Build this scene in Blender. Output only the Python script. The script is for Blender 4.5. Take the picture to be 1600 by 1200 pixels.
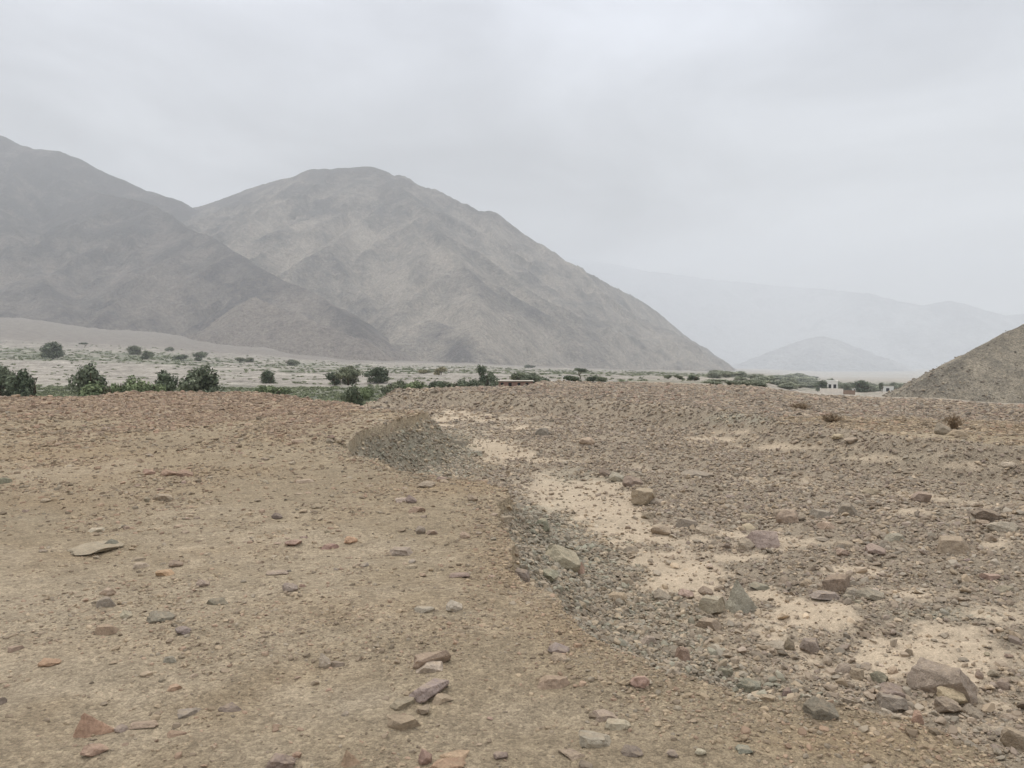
import bpy, bmesh, math, random
import numpy as np
from mathutils import Vector, Matrix

R = math.radians
for o in list(bpy.data.objects):
    bpy.data.objects.remove(o)
S = bpy.context.scene
COL = S.collection

# ------------------------------------------------------------------ camera, world, sun, exposure
EYE = 1.65
F = 1209.0                                   # focal length in pixels of a 1600 px wide picture
PITCH = math.atan(42.0 / F)
cam_d = bpy.data.cameras.new('camera')
cam = bpy.data.objects.new('camera', cam_d)
COL.objects.link(cam)
cam.location = (0, 0, EYE)
cam.rotation_euler = (R(90) - PITCH, 0, 0)
cam_d.sensor_width = 36.0
cam_d.lens = 36.0 * F / 1600.0
cam_d.clip_start = 0.1
cam_d.clip_end = 40000
S.camera = cam
S.render.resolution_x, S.render.resolution_y = 1024, 768

SUN_EL, SUN_AZ = R(55), R(-28)                # azimuth clockwise from +Y
world = bpy.data.worlds.new('World')
S.world = world
world.use_nodes = True
wn, wl = world.node_tree.nodes, world.node_tree.links
wn.clear()
out = wn.new('ShaderNodeOutputWorld')
bg = wn.new('ShaderNodeBackground')
sky = wn.new('ShaderNodeTexSky')
sky.sky_type = 'NISHITA'
sky.sun_disc = False
sky.sun_elevation = SUN_EL
sky.sun_rotation = SUN_AZ
sky.dust_density = 5.0
sky.air_density = 1.5
bg.inputs['Strength'].default_value = 0.12
tc = wn.new('ShaderNodeTexCoord')
sep = wn.new('ShaderNodeSeparateXYZ')
wl.new(tc.outputs['Generated'], sep.inputs[0])
ramp = wn.new('ShaderNodeValToRGB')          # overcast deck: grey at the horizon, brighter overhead
cr = ramp.color_ramp
cr.elements[0].position = 0.0
cr.elements[0].color = (0.495, 0.51, 0.535, 1)
cr.elements[1].position = 1.0
cr.elements[1].color = (1.6, 1.61, 1.63, 1)
e = cr.elements.new(0.25); e.color = (0.59, 0.61, 0.645, 1)
e = cr.elements.new(0.45); e.color = (0.66, 0.69, 0.765, 1)
e = cr.elements.new(0.6); e.color = (1.0, 1.03, 1.10, 1)
wl.new(sep.outputs['Z'], ramp.inputs[0])
mp = wn.new('ShaderNodeMapping')
mp.inputs['Scale'].default_value = (1.6, 1.6, 4.5)
mp.inputs['Location'].default_value = (1.3, 5.9, 2.2)
wl.new(tc.outputs['Generated'], mp.inputs[0])
cn = wn.new('ShaderNodeTexNoise')
cn.inputs['Scale'].default_value = 1.35
cn.inputs['Detail'].default_value = 5.0
cn.inputs['Roughness'].default_value = 0.5
cn.inputs['Distortion'].default_value = 0.6
wl.new(mp.outputs[0], cn.inputs['Vector'])
cmr = wn.new('ShaderNodeMapRange')
cmr.inputs['From Min'].default_value = 0.3
cmr.inputs['From Max'].default_value = 0.7
cmr.inputs['To Min'].default_value = 7.5
cmr.inputs['To Max'].default_value = 13.4
wl.new(cn.outputs['Fac'], cmr.inputs['Value'])
vm = wn.new('ShaderNodeVectorMath'); vm.operation = 'SCALE'
wl.new(ramp.outputs['Color'], vm.inputs[0])
wl.new(cmr.outputs[0], vm.inputs['Scale'])
mix = wn.new('ShaderNodeMix'); mix.data_type = 'RGBA'
mix.inputs['Factor'].default_value = 0.93
wl.new(sky.outputs['Color'], mix.inputs['A'])
wl.new(vm.outputs[0], mix.inputs['B'])
wl.new(mix.outputs['Result'], bg.inputs['Color'])
wl.new(bg.outputs[0], out.inputs['Surface'])

sun_d = bpy.data.lights.new('sun', 'SUN')
sun_d.energy = 1.5
sun_d.angle = R(20)
sun_d.color = (1.0, 0.96, 0.9)
sun = bpy.data.objects.new('sun', sun_d)
COL.objects.link(sun)
sd = Vector((math.sin(SUN_AZ) * math.cos(SUN_EL), math.cos(SUN_AZ) * math.cos(SUN_EL), math.sin(SUN_EL)))
sun.rotation_euler = (-sd).to_track_quat('-Z', 'Y').to_euler()

S.view_settings.view_transform = 'Standard'
S.view_settings.look = 'None'
S.view_settings.gamma = 1.0
S.view_settings.exposure = 0.0
S.view_settings.use_curve_mapping = False
S.render.engine = 'CYCLES'
S.cycles.volume_bounces = 2
S.cycles.max_bounces = 6
S.cycles.diffuse_bounces = 3

# ------------------------------------------------------------------ helpers
CP, SP = math.cos(PITCH), math.sin(PITCH)


def px_slope(py):
    b = (600.0 - py) / F
    return (-SP + b * CP) / (CP + b * SP)


def px_u(px, py):
    b = (600.0 - py) / F
    return ((px - 800.0) / F) / (CP + b * SP)


def at(px, py, Y):
    """world point on the sight line of a pixel at depth Y"""
    return np.array([px_u(px, py) * Y, Y, EYE + px_slope(py) * Y])


def zpix(py, Y):
    return EYE + px_slope(py) * Y


def project(x, y, z):
    yy = np.maximum(y, 0.05)
    dz = z - EYE
    d = CP * yy - SP * dz
    d = np.maximum(d, 0.05)
    return 800 + F * x / d, 600 - F * (SP * yy + CP * dz) / d


def _hash(ix, iy, seed):
    h = (ix.astype(np.int64) * 374761393 + iy.astype(np.int64) * 668265263 + seed * 974634777) & 0xFFFFFFFF
    h = ((h ^ (h >> 13)) * 1274126177) & 0xFFFFFFFF
    h = ((h ^ (h >> 16)) * 2246822519) & 0xFFFFFFFF
    return ((h ^ (h >> 15)) & 0xFFFF) / 65535.0


def gnoise(x, y, seed=0):
    x = np.asarray(x, float); y = np.asarray(y, float)
    x0 = np.floor(x); y0 = np.floor(y)
    fx, fy = x - x0, y - y0
    ux = fx * fx * fx * (fx * (fx * 6 - 15) + 10)
    uy = fy * fy * fy * (fy * (fy * 6 - 15) + 10)

    def g(dx, dy):
        a = _hash(x0 + dx, y0 + dy, seed) * 6.2831853
        return np.cos(a) * (fx - dx) + np.sin(a) * (fy - dy)
    n = (g(0, 0) * (1 - ux) + g(1, 0) * ux) * (1 - uy) + (g(0, 1) * (1 - ux) + g(1, 1) * ux) * uy
    return n * 1.5


def fbm(x, y, seed=0, octv=4, gain=0.5):
    s = 0; a = 1.0; f = 1.0; t = 0
    for i in range(octv):
        s = s + a * gnoise(x * f + 17.3 * i, y * f - 9.1 * i, seed + i)
        t += a; a *= gain; f *= 2.03
    return s / t


def ss(a, b, x):
    t = np.clip((x - a) / (b - a), 0, 1)
    return t * t * (3 - 2 * t)


def seg_dist(x, y, P):
    """distance to a polyline"""
    best = np.full(x.shape, 1e9)
    for (ax, ay), (bx, by) in zip(P[:-1], P[1:]):
        dx, dy = bx - ax, by - ay
        t = np.clip(((x - ax) * dx + (y - ay) * dy) / (dx * dx + dy * dy + 1e-12), 0, 1)
        best = np.minimum(best, np.hypot(x - ax - t * dx, y - ay - t * dy))
    return best


def inside(x, y, P):
    r = np.zeros(x.shape, bool)
    n = len(P)
    for i in range(n):
        ax, ay = P[i]; bx, by = P[(i + 1) % n]
        if ay == by:
            continue
        c = ((ay > y) != (by > y)) & (x < (bx - ax) * (y - ay) / (by - ay) + ax)
        r ^= c
    return r


def tag(o, label=None, cat=None, group=None, kind=None):
    if label: o['label'] = label
    if cat: o['category'] = cat
    if group: o['group'] = group
    if kind: o['kind'] = kind
    return o


def link(name, me, mat=None, parent=None):
    o = bpy.data.objects.new(name, me)
    COL.objects.link(o)
    if mat is not None and len(me.materials) == 0:
        me.materials.append(mat)
    if parent is not None:
        o.parent = parent
    return o


def grid_mesh(name, X, Y, Z, wrap=False):
    nr, nc = X.shape
    me = bpy.data.meshes.new(name)
    co = np.stack([X, Y, Z], -1).reshape(-1, 3).astype(np.float32)
    i = np.arange(nr * nc).reshape(nr, nc)
    if wrap:
        i = np.concatenate([i, i[:, :1]], 1)
    q = np.stack([i[:-1, :-1], i[:-1, 1:], i[1:, 1:], i[1:, :-1]], -1).reshape(-1, 4)
    me.vertices.add(len(co)); me.vertices.foreach_set('co', co.ravel())
    me.loops.add(q.size); me.loops.foreach_set('vertex_index', q.ravel().astype(np.int32))
    me.polygons.add(len(q))
    me.polygons.foreach_set('loop_start', np.arange(0, q.size, 4, dtype=np.int32))
    me.polygons.foreach_set('loop_total', np.full(len(q), 4, dtype=np.int32))
    me.update(calc_edges=True)
    me.polygons.foreach_set('use_smooth', np.ones(len(q), bool))
    return me


def srgb(r, g, b):
    def f(c):
        c /= 255.0
        return c / 12.92 if c <= 0.04045 else ((c + 0.055) / 1.055) ** 2.4
    return np.array([f(r), f(g), f(b)])


# ------------------------------------------------------------------ shape of the ground
# profile of the land along a few bearings: (distance, picture height it is seen at), z follows
PROF = {
    -700: [(1, None, 0), (30, None, .1), (44, None, -5), (190, 602), (270, 592), (400, 576), (560, 560), (700, 552), (1000, 538), (1300, 520), (1900, 480)],
    0:    [(1, None, 0), (32, 619.5), (46, None, -5), (190, 602), (270, 592), (400, 576), (480, 567), (560, 560), (700, 551), (1000, 540), (1300, 524), (1900, 495)],
    200:  [(1, None, 0), (37, 611.5), (52, None, -5), (190, 602), (270, 592), (400, 578), (520, 567), (700, 557), (950, 548), (1300, 536), (1900, 516)],
    400:  [(1, None, 0), (36.5, 612), (52, None, -5), (190, 603), (270, 594), (400, 583), (600, 572), (900, 562), (1300, 552), (1900, 540)],
    480:  [(1, None, 0), (33, 618), (44, None, -3), (60, None, -5), (190, 603), (290, 593), (450, 582), (800, 571), (1300, 561), (1900, 554)],
    555:  [(1, None, 0), (33, 618), (42, None, -2), (60, None, -5), (190, 603), (290, 593), (450, 582), (900, 571), (1600, 563), (2200, 560)],
    625:  [(1, None, 0), (30, None, 0), (41, 606.5), (58, None, -5), (190, 602), (300, 591), (500, 582), (900, 573), (1700, 565), (2400, 562)],
    720:  [(1, None, 0), (30, None, 0), (44, 603), (62, None, -5), (190, 601), (260, 595), (380, 586), (700, 577), (1700, 568), (2400, 565)],
    850:  [(1, None, 0), (30, None, 0), (46, 602), (80, 598.5), (105, 597.5), (140, None, -6), (220, 596), (360, 588), (700, 581), (1900, 573), (2600, 571)],
    1000: [(1, None, 0), (30, None, 0), (44, 604), (90, 598.5), (160, 595), (250, 592), (420, 587), (1000, 581), (2000, 578), (3500, 576)],
    1150: [(1, None, 0), (30, None, 0), (42, 608), (80, 603), (160, 599), (300, 595), (600, 589), (1500, 583), (3500, 579), (9000, 573)],
    1300: [(1, None, 0), (30, 622), (60, 619.5), (120, 618), (250, 617.2), (420, 616.6), (700, 606), (1500, 596), (4000, 585), (6000, 580), (9000, 575)],
    1420: [(1, None, 0), (27, 628), (60, 624), (120, 622), (250, 620), (420, 617), (700, 608), (1500, 597), (4000, 585), (6000, 580), (9000, 575)],
    1600: [(1, None, 0), (24, 636), (60, 634), (120, 632), (250, 629), (420, 624), (700, 612), (1500, 599), (4000, 586), (6000, 580), (9000, 575)],
    2500: [(1, None, 0), (24, 638), (60, 634), (120, 632), (250, 629), (420, 624), (700, 612), (1500, 599), (4000, 586), (6000, 580), (9000, 575)],
}
PU, PZ = [], []
LD = np.linspace(0, math.log(12000), 420)
for pxx in sorted(PROF):
    ds, zs = [], []
    for t in PROF[pxx]:
        ds.append(math.log(t[0]))
        zs.append(t[2] if t[1] is None else zpix(t[1], t[0]))
    ds.append(math.log(12000)); zs.append(zs[-1] + (0 if pxx > 1100 else 60))
    zz = np.interp(LD, ds, zs)
    k = np.array([1, 2, 3, 2, 1.]); k /= k.sum()
    zz = np.convolve(np.pad(zz, 2, mode='edge'), k, 'valid')
    PU.append((pxx - 800) / F); PZ.append(zz)
PU = np.array(PU); PZ = np.array(PZ)


def base_z(x, y):
    r = np.hypot(x, y)
    u = np.where(y > 0.02 * np.abs(x), x / np.maximum(y, 1e-3), np.sign(x) * 50)
    u = np.clip(u, PU[0], PU[-1])
    D = np.where(y > 0, np.maximum(y, r * 0.55), r * 0.55)
    ld = np.log(np.clip(D, 1.0, 11990))
    fi = ld / (LD[1] - LD[0])
    i = np.clip(fi.astype(int), 0, len(LD) - 2); ft = fi - i
    j = np.clip(np.searchsorted(PU, u) - 1, 0, len(PU) - 2)
    t = (u - PU[j]) / (PU[j + 1] - PU[j])
    t = t * t * (3 - 2 * t)
    a = PZ[j, i] * (1 - ft) + PZ[j, i + 1] * ft
    b = PZ[j + 1, i] * (1 - ft) + PZ[j + 1, i + 1] * ft
    z = a * (1 - t) + b * t
    back = ss(2, -30, y)                       # behind the viewer the terrace just goes on
    return z * (1 - back)


def gp(px, py, z=0.0):
    s = px_slope(py)
    Y = (z - EYE) / s
    return (px_u(px, py) * Y, Y)


# the wash: crest of the near terrace (left) and crest of the far bank (right)
CREST_L = [gp(*p) for p in [(2300, 1500), (1900, 1330), (1560, 1225), (1380, 1165), (1240, 1115), (1130, 1074), (1027, 1042), (950, 1003), (893, 962), (842, 915),
                            (806, 868), (786, 818), (786, 775), (768, 752), (735, 747), (680, 743), (610, 730), (550, 716), (500, 700),
                            (530, 684, .3), (570, 670, .3), (625, 659, .3), (668, 648, .25), (640, 640, .1), (540, 632), (470, 622), (400, 606)]]
KNOLL = gp(590, 654, .3)
CREST_R = [gp(*p) for p in [(520, 605), (575, 614), (625, 609), (720, 612), (840, 621), (960, 627), (1060, 634), (1150, 645), (1230, 660), (1300, 674),
                            (1420, 690), (1620, 705), (2000, 730), (3000, 800)]]
WASH = CREST_L + CREST_R + [(60, 5), (40, -3)]
CHAN = [gp(*p) for p in [(1500, 728), (1290, 708), (1130, 691), (1000, 676), (860, 664), (740, 655)]]
MAINCH = [gp(*p, -.4) for p in [(1900, 1010), (1500, 1025), (1300, 960), (1080, 890), (960, 800), (890, 740), (800, 690), (740, 655), (640, 640), (520, 628)]]


def wash_depth(x, y):
    wx = x + 0.18 * gnoise(x * .9, y * .9, 71) + 0.05 * gnoise(x * 3.1, y * 3.1, 72)
    wy = y + 0.25 * gnoise(x * .8 + 5, y * .8, 73) + 0.05 * gnoise(x * 3.1 + 5, y * 3.1, 74)
    ins = inside(wx, wy, WASH)
    dl = seg_dist(wx, wy, CREST_L)
    dr = seg_dist(wx, wy, CREST_R)
    notch = ss(9.5, 11, wy) * ss(20, 16, wy)
    tb = np.clip((dl + .1) / (1.75 - .45 * notch), 0, 1)
    depL = (0.96 + .06 * notch) * (1 - (1 - tb) ** 1.9)
    depR = 0.72 * ss(0, 1.3, dr)
    far = ss(3.6, 7.5, dl)                     # bars rise again away from the near bank
    d = np.minimum(depL, depR) - 0.22 * far * ss(0, 3, dr)
    dm = seg_dist(wx, wy, MAINCH)
    d = d + 0.10 * ss(1.4, 0.2, dm) * ss(.4, 1.6, dl)
    dc = seg_dist(wx, wy, CHAN)
    d = d + 0.14 * ss(1.3, 0.1, dc) * ss(0, 1, dr)
    return np.where(ins, np.maximum(d, 0), 0.0), ins, dl, dr, dm, dc


def H(x, y, fine=True):
    x = np.asarray(x, float); y = np.asarray(y, float)
    r = np.hypot(x, y)
    z = base_z(x, y)
    d, ins, dl, dr, dm, dc = wash_depth(x, y)
    kn = 0.36 * np.exp(-(((x - KNOLL[0] + .5) / 3.4) ** 2 + ((y - KNOLL[1]) / 4.0) ** 2) ** 1.5)
    z = z - d + kn * np.where(ins, 1 - ss(0, .9, dl), 1.0)
    near = ss(90, 30, r)
    z = z + near * (0.05 * fbm(x * .35, y * .35, 3, 3) + 0.035 * fbm(x * 1.3, y * 1.3, 5, 3)) * ss(0.5, 3, r)
    mid = ss(25, 60, r)
    z = z + mid * np.minimum(r * 0.004, 3.0) * fbm(x / 28.0, y / 28.0, 9, 4)
    # low gravel bars in the wash and on the right-hand field
    wv = ins * ss(.4, 1.6, dl)
    z = z + wv * (0.07 * fbm(x * .8, y * .8, 21, 3) + 0.045 * np.abs(fbm(x * 2.2, y * 2.2, 25, 3)))
    if fine:
        rough = np.where(ins, 1.0, 0.35)
        z = z + rough * ss(60, 12, r) * (0.022 * fbm(x * 5.5, y * 5.5, 31, 3) + 0.010 * np.abs(gnoise(x * 17, y * 17, 35)))
        rx, ry = x * .94 + y * .34, y * .94 - x * .34
        z = z + np.where(ins, .3, 1.) * ss(30, 10, r) * 0.016 * fbm(rx * 1.2, ry * 4.5, 37, 3)
        rgh = ss(12, 25, r) * ss(400, 60, r)
        z = z + rgh * 0.09 * np.abs(fbm(x * 1.1, y * 1.1, 41, 3))
    return z


def hit(px, py, ymin=1.5, ymax=11000):
    s = px_slope(py); u = px_u(px, py)
    Y = np.exp(np.linspace(math.log(ymin), math.log(ymax), 6000))
    d = EYE + s * Y - H(u * Y, Y, False)
    k = np.argmax(d < 0)
    if not (d < 0).any():
        return None
    Yk = Y[k] if k == 0 else Y[k - 1] + (Y[k] - Y[k - 1]) * d[k - 1] / (d[k - 1] - d[k])
    x = u * Yk
    return np.array([x, Yk, float(H(np.array([x]), np.array([Yk]))[0])])


# ------------------------------------------------------------------ what the ground is made of
SAND = [  # pale water-laid silt, in the picture: x, y, rx, ry
    (750, 652, 70, 9), (765, 700, 32, 12), (752, 718, 30, 5), (700, 645, 45, 6), (880, 775, 45, 20), (960, 790, 60, 26), (1000, 830, 60, 14),
    (1080, 897, 52, 22), (1075, 845, 50, 9), (1220, 848, 62, 10), (1285, 958, 66, 19), (1200, 930, 40, 16), (1455, 1023, 88, 30), (1500, 1048, 45, 24),
    (1480, 985, 130, 12), (1560, 960, 90, 18), (1100, 686, 90, 5), (1230, 699, 110, 6), (1380, 716, 120, 8), (1500, 728, 110, 8), (1150, 676, 60, 4),
    (1420, 799, 70, 7), (585, 635, 40, 3.5), (1240, 622, 95, 1.8), (1390, 624, 60, 1.6), (1340, 892, 70, 14), (1420, 930, 90, 14), (930, 760, 50, 12),
    (1560, 850, 40, 8), (1140, 835, 60, 8), (1010, 870, 40, 10), (1150, 870, 60, 10), (820, 668, 50, 6)]
LIGHT = [(60, 1060, 150, 60), (540, 1100, 170, 50), (250, 1090, 120, 40), (40, 960, 80, 30), (300, 800, 200, 20), (860, 1130, 160, 40)]
RUST = [(845, 770, 60, 30), (800, 900, 70, 50), (930, 960, 110, 40), (620, 960, 220, 35), (100, 720, 160, 30), (1330, 1160, 160, 30), (700, 760, 120, 14), (90, 790, 120, 20), (180, 1010, 150, 20)]
GREEN = [(900, 752, 60, 16), (880, 860, 50, 40), (640, 705, 110, 30), (860, 800, 40, 30), (1150, 655, 60, 8), (1400, 715, 80, 5), (730, 680, 40, 12), (700, 960, 50, 8), (560, 985, 60, 14), (40, 805, 60, 10), (1480, 960, 100, 10), (60, 640, 1, 1)]


def blobs(B, px, py, wob):
    m = np.zeros(px.shape)
    for (cx, cy, rx, ry) in B:
        wgt = 1.0 if not wob else (1.3 if (cx, cy) in wob else .78)
        d = ((px - cx) / rx) ** 2 + ((py - cy) / ry) ** 2
        sel = d < 9
        m[sel] = np.maximum(m[sel], wgt * np.exp(-d[sel] * 0.9))
    return m


def ground_zones(x, y):
    z0 = H(x, y, False)
    px, py = project(x, y, z0)
    py = np.where(y < 0.3, 4000, py)
    d, ins, dl, dr, dm, dc = wash_depth(x, y)
    r = np.hypot(x, y)
    n1 = fbm(x * .7, y * .7, 51, 4); n2 = fbm(x * 2.6, y * 2.6, 55, 4); n3 = fbm(x * 9, y * 9, 57, 3) * ss(16, 7, r)
    nf = ss(10, 22, r); n2 = n2 * (1 - nf) + nf * fbm(x * .55, y * 1.1, 58, 3)
    sand = blobs(SAND, px, py, {(1455, 1023), (1500, 1048), (1285, 958), (1080, 897), (1220, 848)}) + 0.48 * ins * np.exp(-(dm / .8) ** 2) + 0.48 * ins * np.exp(-(dc / .6) ** 2)
    fa, fc_ = y * .91 - x * .41, x * .91 + y * .41
    flow = fbm(fa * .55, fc_ * 3.2, 61, 4)
    sand = ss(0.26, 0.78, sand + 0.40 * n2 + 0.42 * n3 + .15 * n1 + .45 * flow) * ss(1.05, 1.75, np.where(ins, dl + .3 * n2, 9))
    light = blobs(LIGHT, px, py, 0); rust = blobs(RUST, px, py, 0); green = blobs(GREEN, px, py, 0)
    face = ins * ss(-0.02, 0.1, dl) * ss(2.05, 1.35, dl + .4 * n2) * ss(45, 30, r)
    field = ins * ss(1.0, 2.2, dl)
    return dict(px=px, py=py, ins=ins, dl=dl, dr=dr, r=r, n1=n1, n2=n2, n3=n3, sand=sand, light=light, rust=rust, green=green, face=face, field=field, z=z0)


C_TAN = srgb(163, 146, 120); C_LIGHT = srgb(184, 167, 142); C_RUST = srgb(161, 138, 107); C_RED = srgb(155, 133, 114)
C_SAND = srgb(192, 174, 150); C_FIELD = srgb(158, 144, 125); C_BANK = srgb(153, 143, 125); C_GREEN = srgb(153, 149, 132)
C_RIVER = srgb(146, 139, 129); C_SCRUB = srgb(104, 108, 90); C_FAN = srgb(122, 115, 107); C_FAR = srgb(157, 145, 129)


def mixc(a, b, t):
    return a * (1 - t[..., None]) + b * t[..., None]


def ground_color(x, y):
    g = ground_zones(x, y)
    c = np.broadcast_to(C_TAN, x.shape + (3,)).copy()
    tone = 0.5 + 0.5 * np.clip(g['n1'] * 1.6, -1, 1)
    c = mixc(c, C_RUST, 0.45 * ss(.45, .95, tone))
    c = mixc(c, C_LIGHT, np.clip(0.8 * g['light'] * (0.6 + g['n2']), 0, 1))
    c = mixc(c, C_RUST, np.clip(0.75 * g['rust'] * (0.8 + g['n2']), 0, 1))
    big = fbm(x * .22, y * .30, 62, 3); trk = np.exp(-(((y - 5.3 - .10 * x + .25 * np.sin(x * .8)) / .16) ** 2)) + np.exp(-(((y - 6.9 - .10 * x + .25 * np.sin(x * .8 + .5)) / .18) ** 2))
    c = mixc(c, C_LIGHT, np.clip(.9 * ss(.05, .5, big + .3 * g['n2']), 0, 1) * .7)
    c = mixc(c, C_TAN * .84, np.clip(.9 * ss(.05, .5, -big + .3 * g['n2']), 0, 1) * .6)
    c = mixc(c, C_LIGHT, np.clip(trk * (.35 + g['n2']), 0, .45))
    redm = ss(680, 618, g['py'] + 45 * fbm(x * .3, y * .12, 59, 3)) * ss(640, 520, g['px']) * ss(60, 45, g['r']) * (~g['ins'])
    c = mixc(c, C_RED, 0.42 * redm)
    fieldm = np.clip(g['field'], 0, 1)
    c = mixc(c, C_FIELD * (1 + 0.25 * g['n2'][..., None]), fieldm)
    beyond = ss(-0.2, .6, np.where(g['ins'], -1, 0) + (g['px'] > 560) * (g['r'] > 22) * 1.0) * (g['dr'] >= 0)
    c = mixc(c, C_FAR * (1 + 0.2 * g['n1'][..., None]), beyond * 0.9)
    c = mixc(c, C_BANK, np.clip(g['face'], 0, 1) * 0.9)
    c = mixc(c, C_GREEN, np.clip(g['green'] * (.5 + 1.2 * g['n2']), 0, 1) * np.where(g['ins'], .9, .35))
    core = np.clip(blobs([(1455, 1023, 100, 36), (1500, 1048, 50, 28), (1285, 958, 70, 20), (1080, 897, 50, 22)], g['px'], g['py'], 0), 0, 1)
    c = mixc(c, C_SAND * (1 + .16 * g['n2'] + .10 * g['n1'])[..., None], g['sand'] * (.66 + .28 * core))
    # river plain beyond the terrace edge
    v = ss(55, 120, g['r'])
    pxl = g['px']
    left = ss(1250, 900, pxl)
    vy = y
    cv = np.broadcast_to(C_RIVER, x.shape + (3,)).copy()
    st = fbm(x / 90.0, y / 26.0, 81, 4) + .5 * fbm(x / 16., y / 7., 83, 3)
    lowscrub = ss(215, 150, vy) * 0.9
    far_scrub = np.maximum(ss(470, 560, vy) * ss(1000, 760, vy) * ss(600, 300, pxl), .75 * ss(380, 480, vy) * ss(1300, 700, vy) * ss(250, 500, pxl))
    scr = np.clip(lowscrub + ss(-.03, .36, st + 0.55 * far_scrub - .34) + .3 * far_scrub * ss(-.2, .2, st), 0, 1)
    cv = cv * (1 + .22 * fbm(x / 6., y / 3.5, 85, 3)[..., None])
    cv = cv * (1 + .34 * np.clip(1.6 * fbm(x / 260., y / 15., 87, 4), -1, .6)[..., None])
    cv = mixc(cv, C_SCRUB, scr * .85)
    fan = ss(900, 1250, vy + 160 * st + ss(300, 900, pxl) * -500)
    cv = mixc(cv, C_FAN, fan)
    cr_ = np.broadcast_to(srgb(158, 149, 136), x.shape + (3,)).copy()
    cr_ = mixc(cr_, C_SCRUB, .45 * ss(.05, .35, st))
    pale = ss(1900, 3200, vy) * (0.5 + 0.5 * ss(-.1, .25, fbm(x / 500., y / 260., 91, 3)))
    cr_ = mixc(cr_, srgb(168, 164, 156), pale)
    cr_ = mixc(cr_, C_SCRUB, ss(480, 650, vy) * ss(1700, 1000, vy) * .7)
    cv = cv * left[..., None] + cr_ * (1 - left[..., None])
    rightnear = ss(820, 1000, pxl) * ss(190, 70, vy)
    v = v * (1 - rightnear)
    c = c * (1 - v[..., None]) + cv * v[..., None]
    g['v'] = v
    return np.clip(c * (1 + .10 * g['n3'][..., None] * ss(80, 20, g['r'])[..., None]), .01, 1), g


# ------------------------------------------------------------------ materials
def new_mat(name):
    m = bpy.data.materials.new(name)
    m.use_nodes = True
    n, l = m.node_tree.nodes, m.node_tree.links
    b = n['Principled BSDF']
    b.inputs['Roughness'].default_value = 0.95
    b.inputs['Specular IOR Level'].default_value = 0.15
    return m, n, l, b


def noise(n, l, vec, scale, detail=4, rough=0.6):
    t = n.new('ShaderNodeTexNoise')
    t.inputs['Scale'].default_value = scale
    t.inputs['Detail'].default_value = detail
    t.inputs['Roughness'].default_value = rough
    if vec is not None:
        l.new(vec, t.inputs['Vector'])
    return t.outputs['Fac']


def mrange(n, l, v, a, b, c, d):
    t = n.new('ShaderNodeMapRange')
    for k, x in zip(('From Min', 'From Max', 'To Min', 'To Max'), (a, b, c, d)):
        t.inputs[k].default_value = x
    l.new(v, t.inputs['Value'])
    return t.outputs[0]


def mul(n, l, a, b, op='MULTIPLY'):
    t = n.new('ShaderNodeMath'); t.operation = op
    for i, v in enumerate((a, b)):
        if isinstance(v, (int, float)):
            t.inputs[i].default_value = v
        else:
            l.new(v, t.inputs[i])
    return t.outputs[0]


def cscale(n, l, c, f):
    t = n.new('ShaderNodeVectorMath'); t.operation = 'SCALE'
    l.new(c, t.inputs[0]); l.new(f, t.inputs['Scale'])
    return t.outputs[0]


def bump(n, l, b, h, dist, strength=1.0):
    t = n.new('ShaderNodeBump')
    t.inputs['Distance'].default_value = dist
    t.inputs['Strength'].default_value = strength
    l.new(h, t.inputs['Height'])
    l.new(t.outputs[0], b.inputs['Normal'])


def ground_mat():
    m, n, l, b = new_mat('stony_ground')
    tcn = n.new('ShaderNodeTexCoord'); P = tcn.outputs['Object']
    at_ = n.new('ShaderNodeAttribute'); at_.attribute_name = 'soil'
    f1 = mrange(n, l, noise(n, l, P, 85, 3, .75), .3, .7, .66, 1.34)
    f2 = mrange(n, l, noise(n, l, P, 21, 3, .65), .3, .7, .86, 1.14)
    f3 = mrange(n, l, noise(n, l, P, 3.4, 4, .65), .3, .7, .86, 1.14)
    vo = n.new('ShaderNodeTexVoronoi'); vo.inputs['Scale'].default_value = 46
    l.new(P, vo.inputs['Vector'])
    sepc = n.new('ShaderNodeSeparateColor'); l.new(vo.outputs['Color'], sepc.inputs[0])
    f4 = mrange(n, l, sepc.outputs[0], 0, 1, .82, 1.2)
    f = mul(n, l, mul(n, l, f1, f2), mul(n, l, f3, f4))
    cob = mul(n, l, mrange(n, l, noise(n, l, P, .55, 5, .72), .36, .64, -.42, .42), mrange(n, l, noise(n, l, P, .09, 4, .65), .35, .65, -.22, .22), 'ADD')
    f = mul(n, l, f, mul(n, l, mul(n, l, cob, at_.outputs['Alpha']), 1.0, 'ADD'))
    sil = n.new('ShaderNodeAttribute'); sil.attribute_name = 'silt'
    calm = mrange(n, l, sil.outputs['Fac'], 0, 1, 1, .5)          # dried mud is smoother than grit
    f = mul(n, l, mul(n, l, mul(n, l, f, -1.0, 'ADD'), calm), 1.0, 'ADD')
    l.new(cscale(n, l, at_.outputs['Color'], f), b.inputs['Base Color'])
    h = mul(n, l, mul(n, l, vo.outputs['Distance'], -0.6), noise(n, l, P, 70, 4, .7), 'ADD')
    h2 = mul(n, l, h, mul(n, l, noise(n, l, P, 14, 4, .6), 1.6), 'ADD')
    bump(n, l, b, mul(n, l, h2, calm), 0.026, 1.0)
    return m


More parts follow.
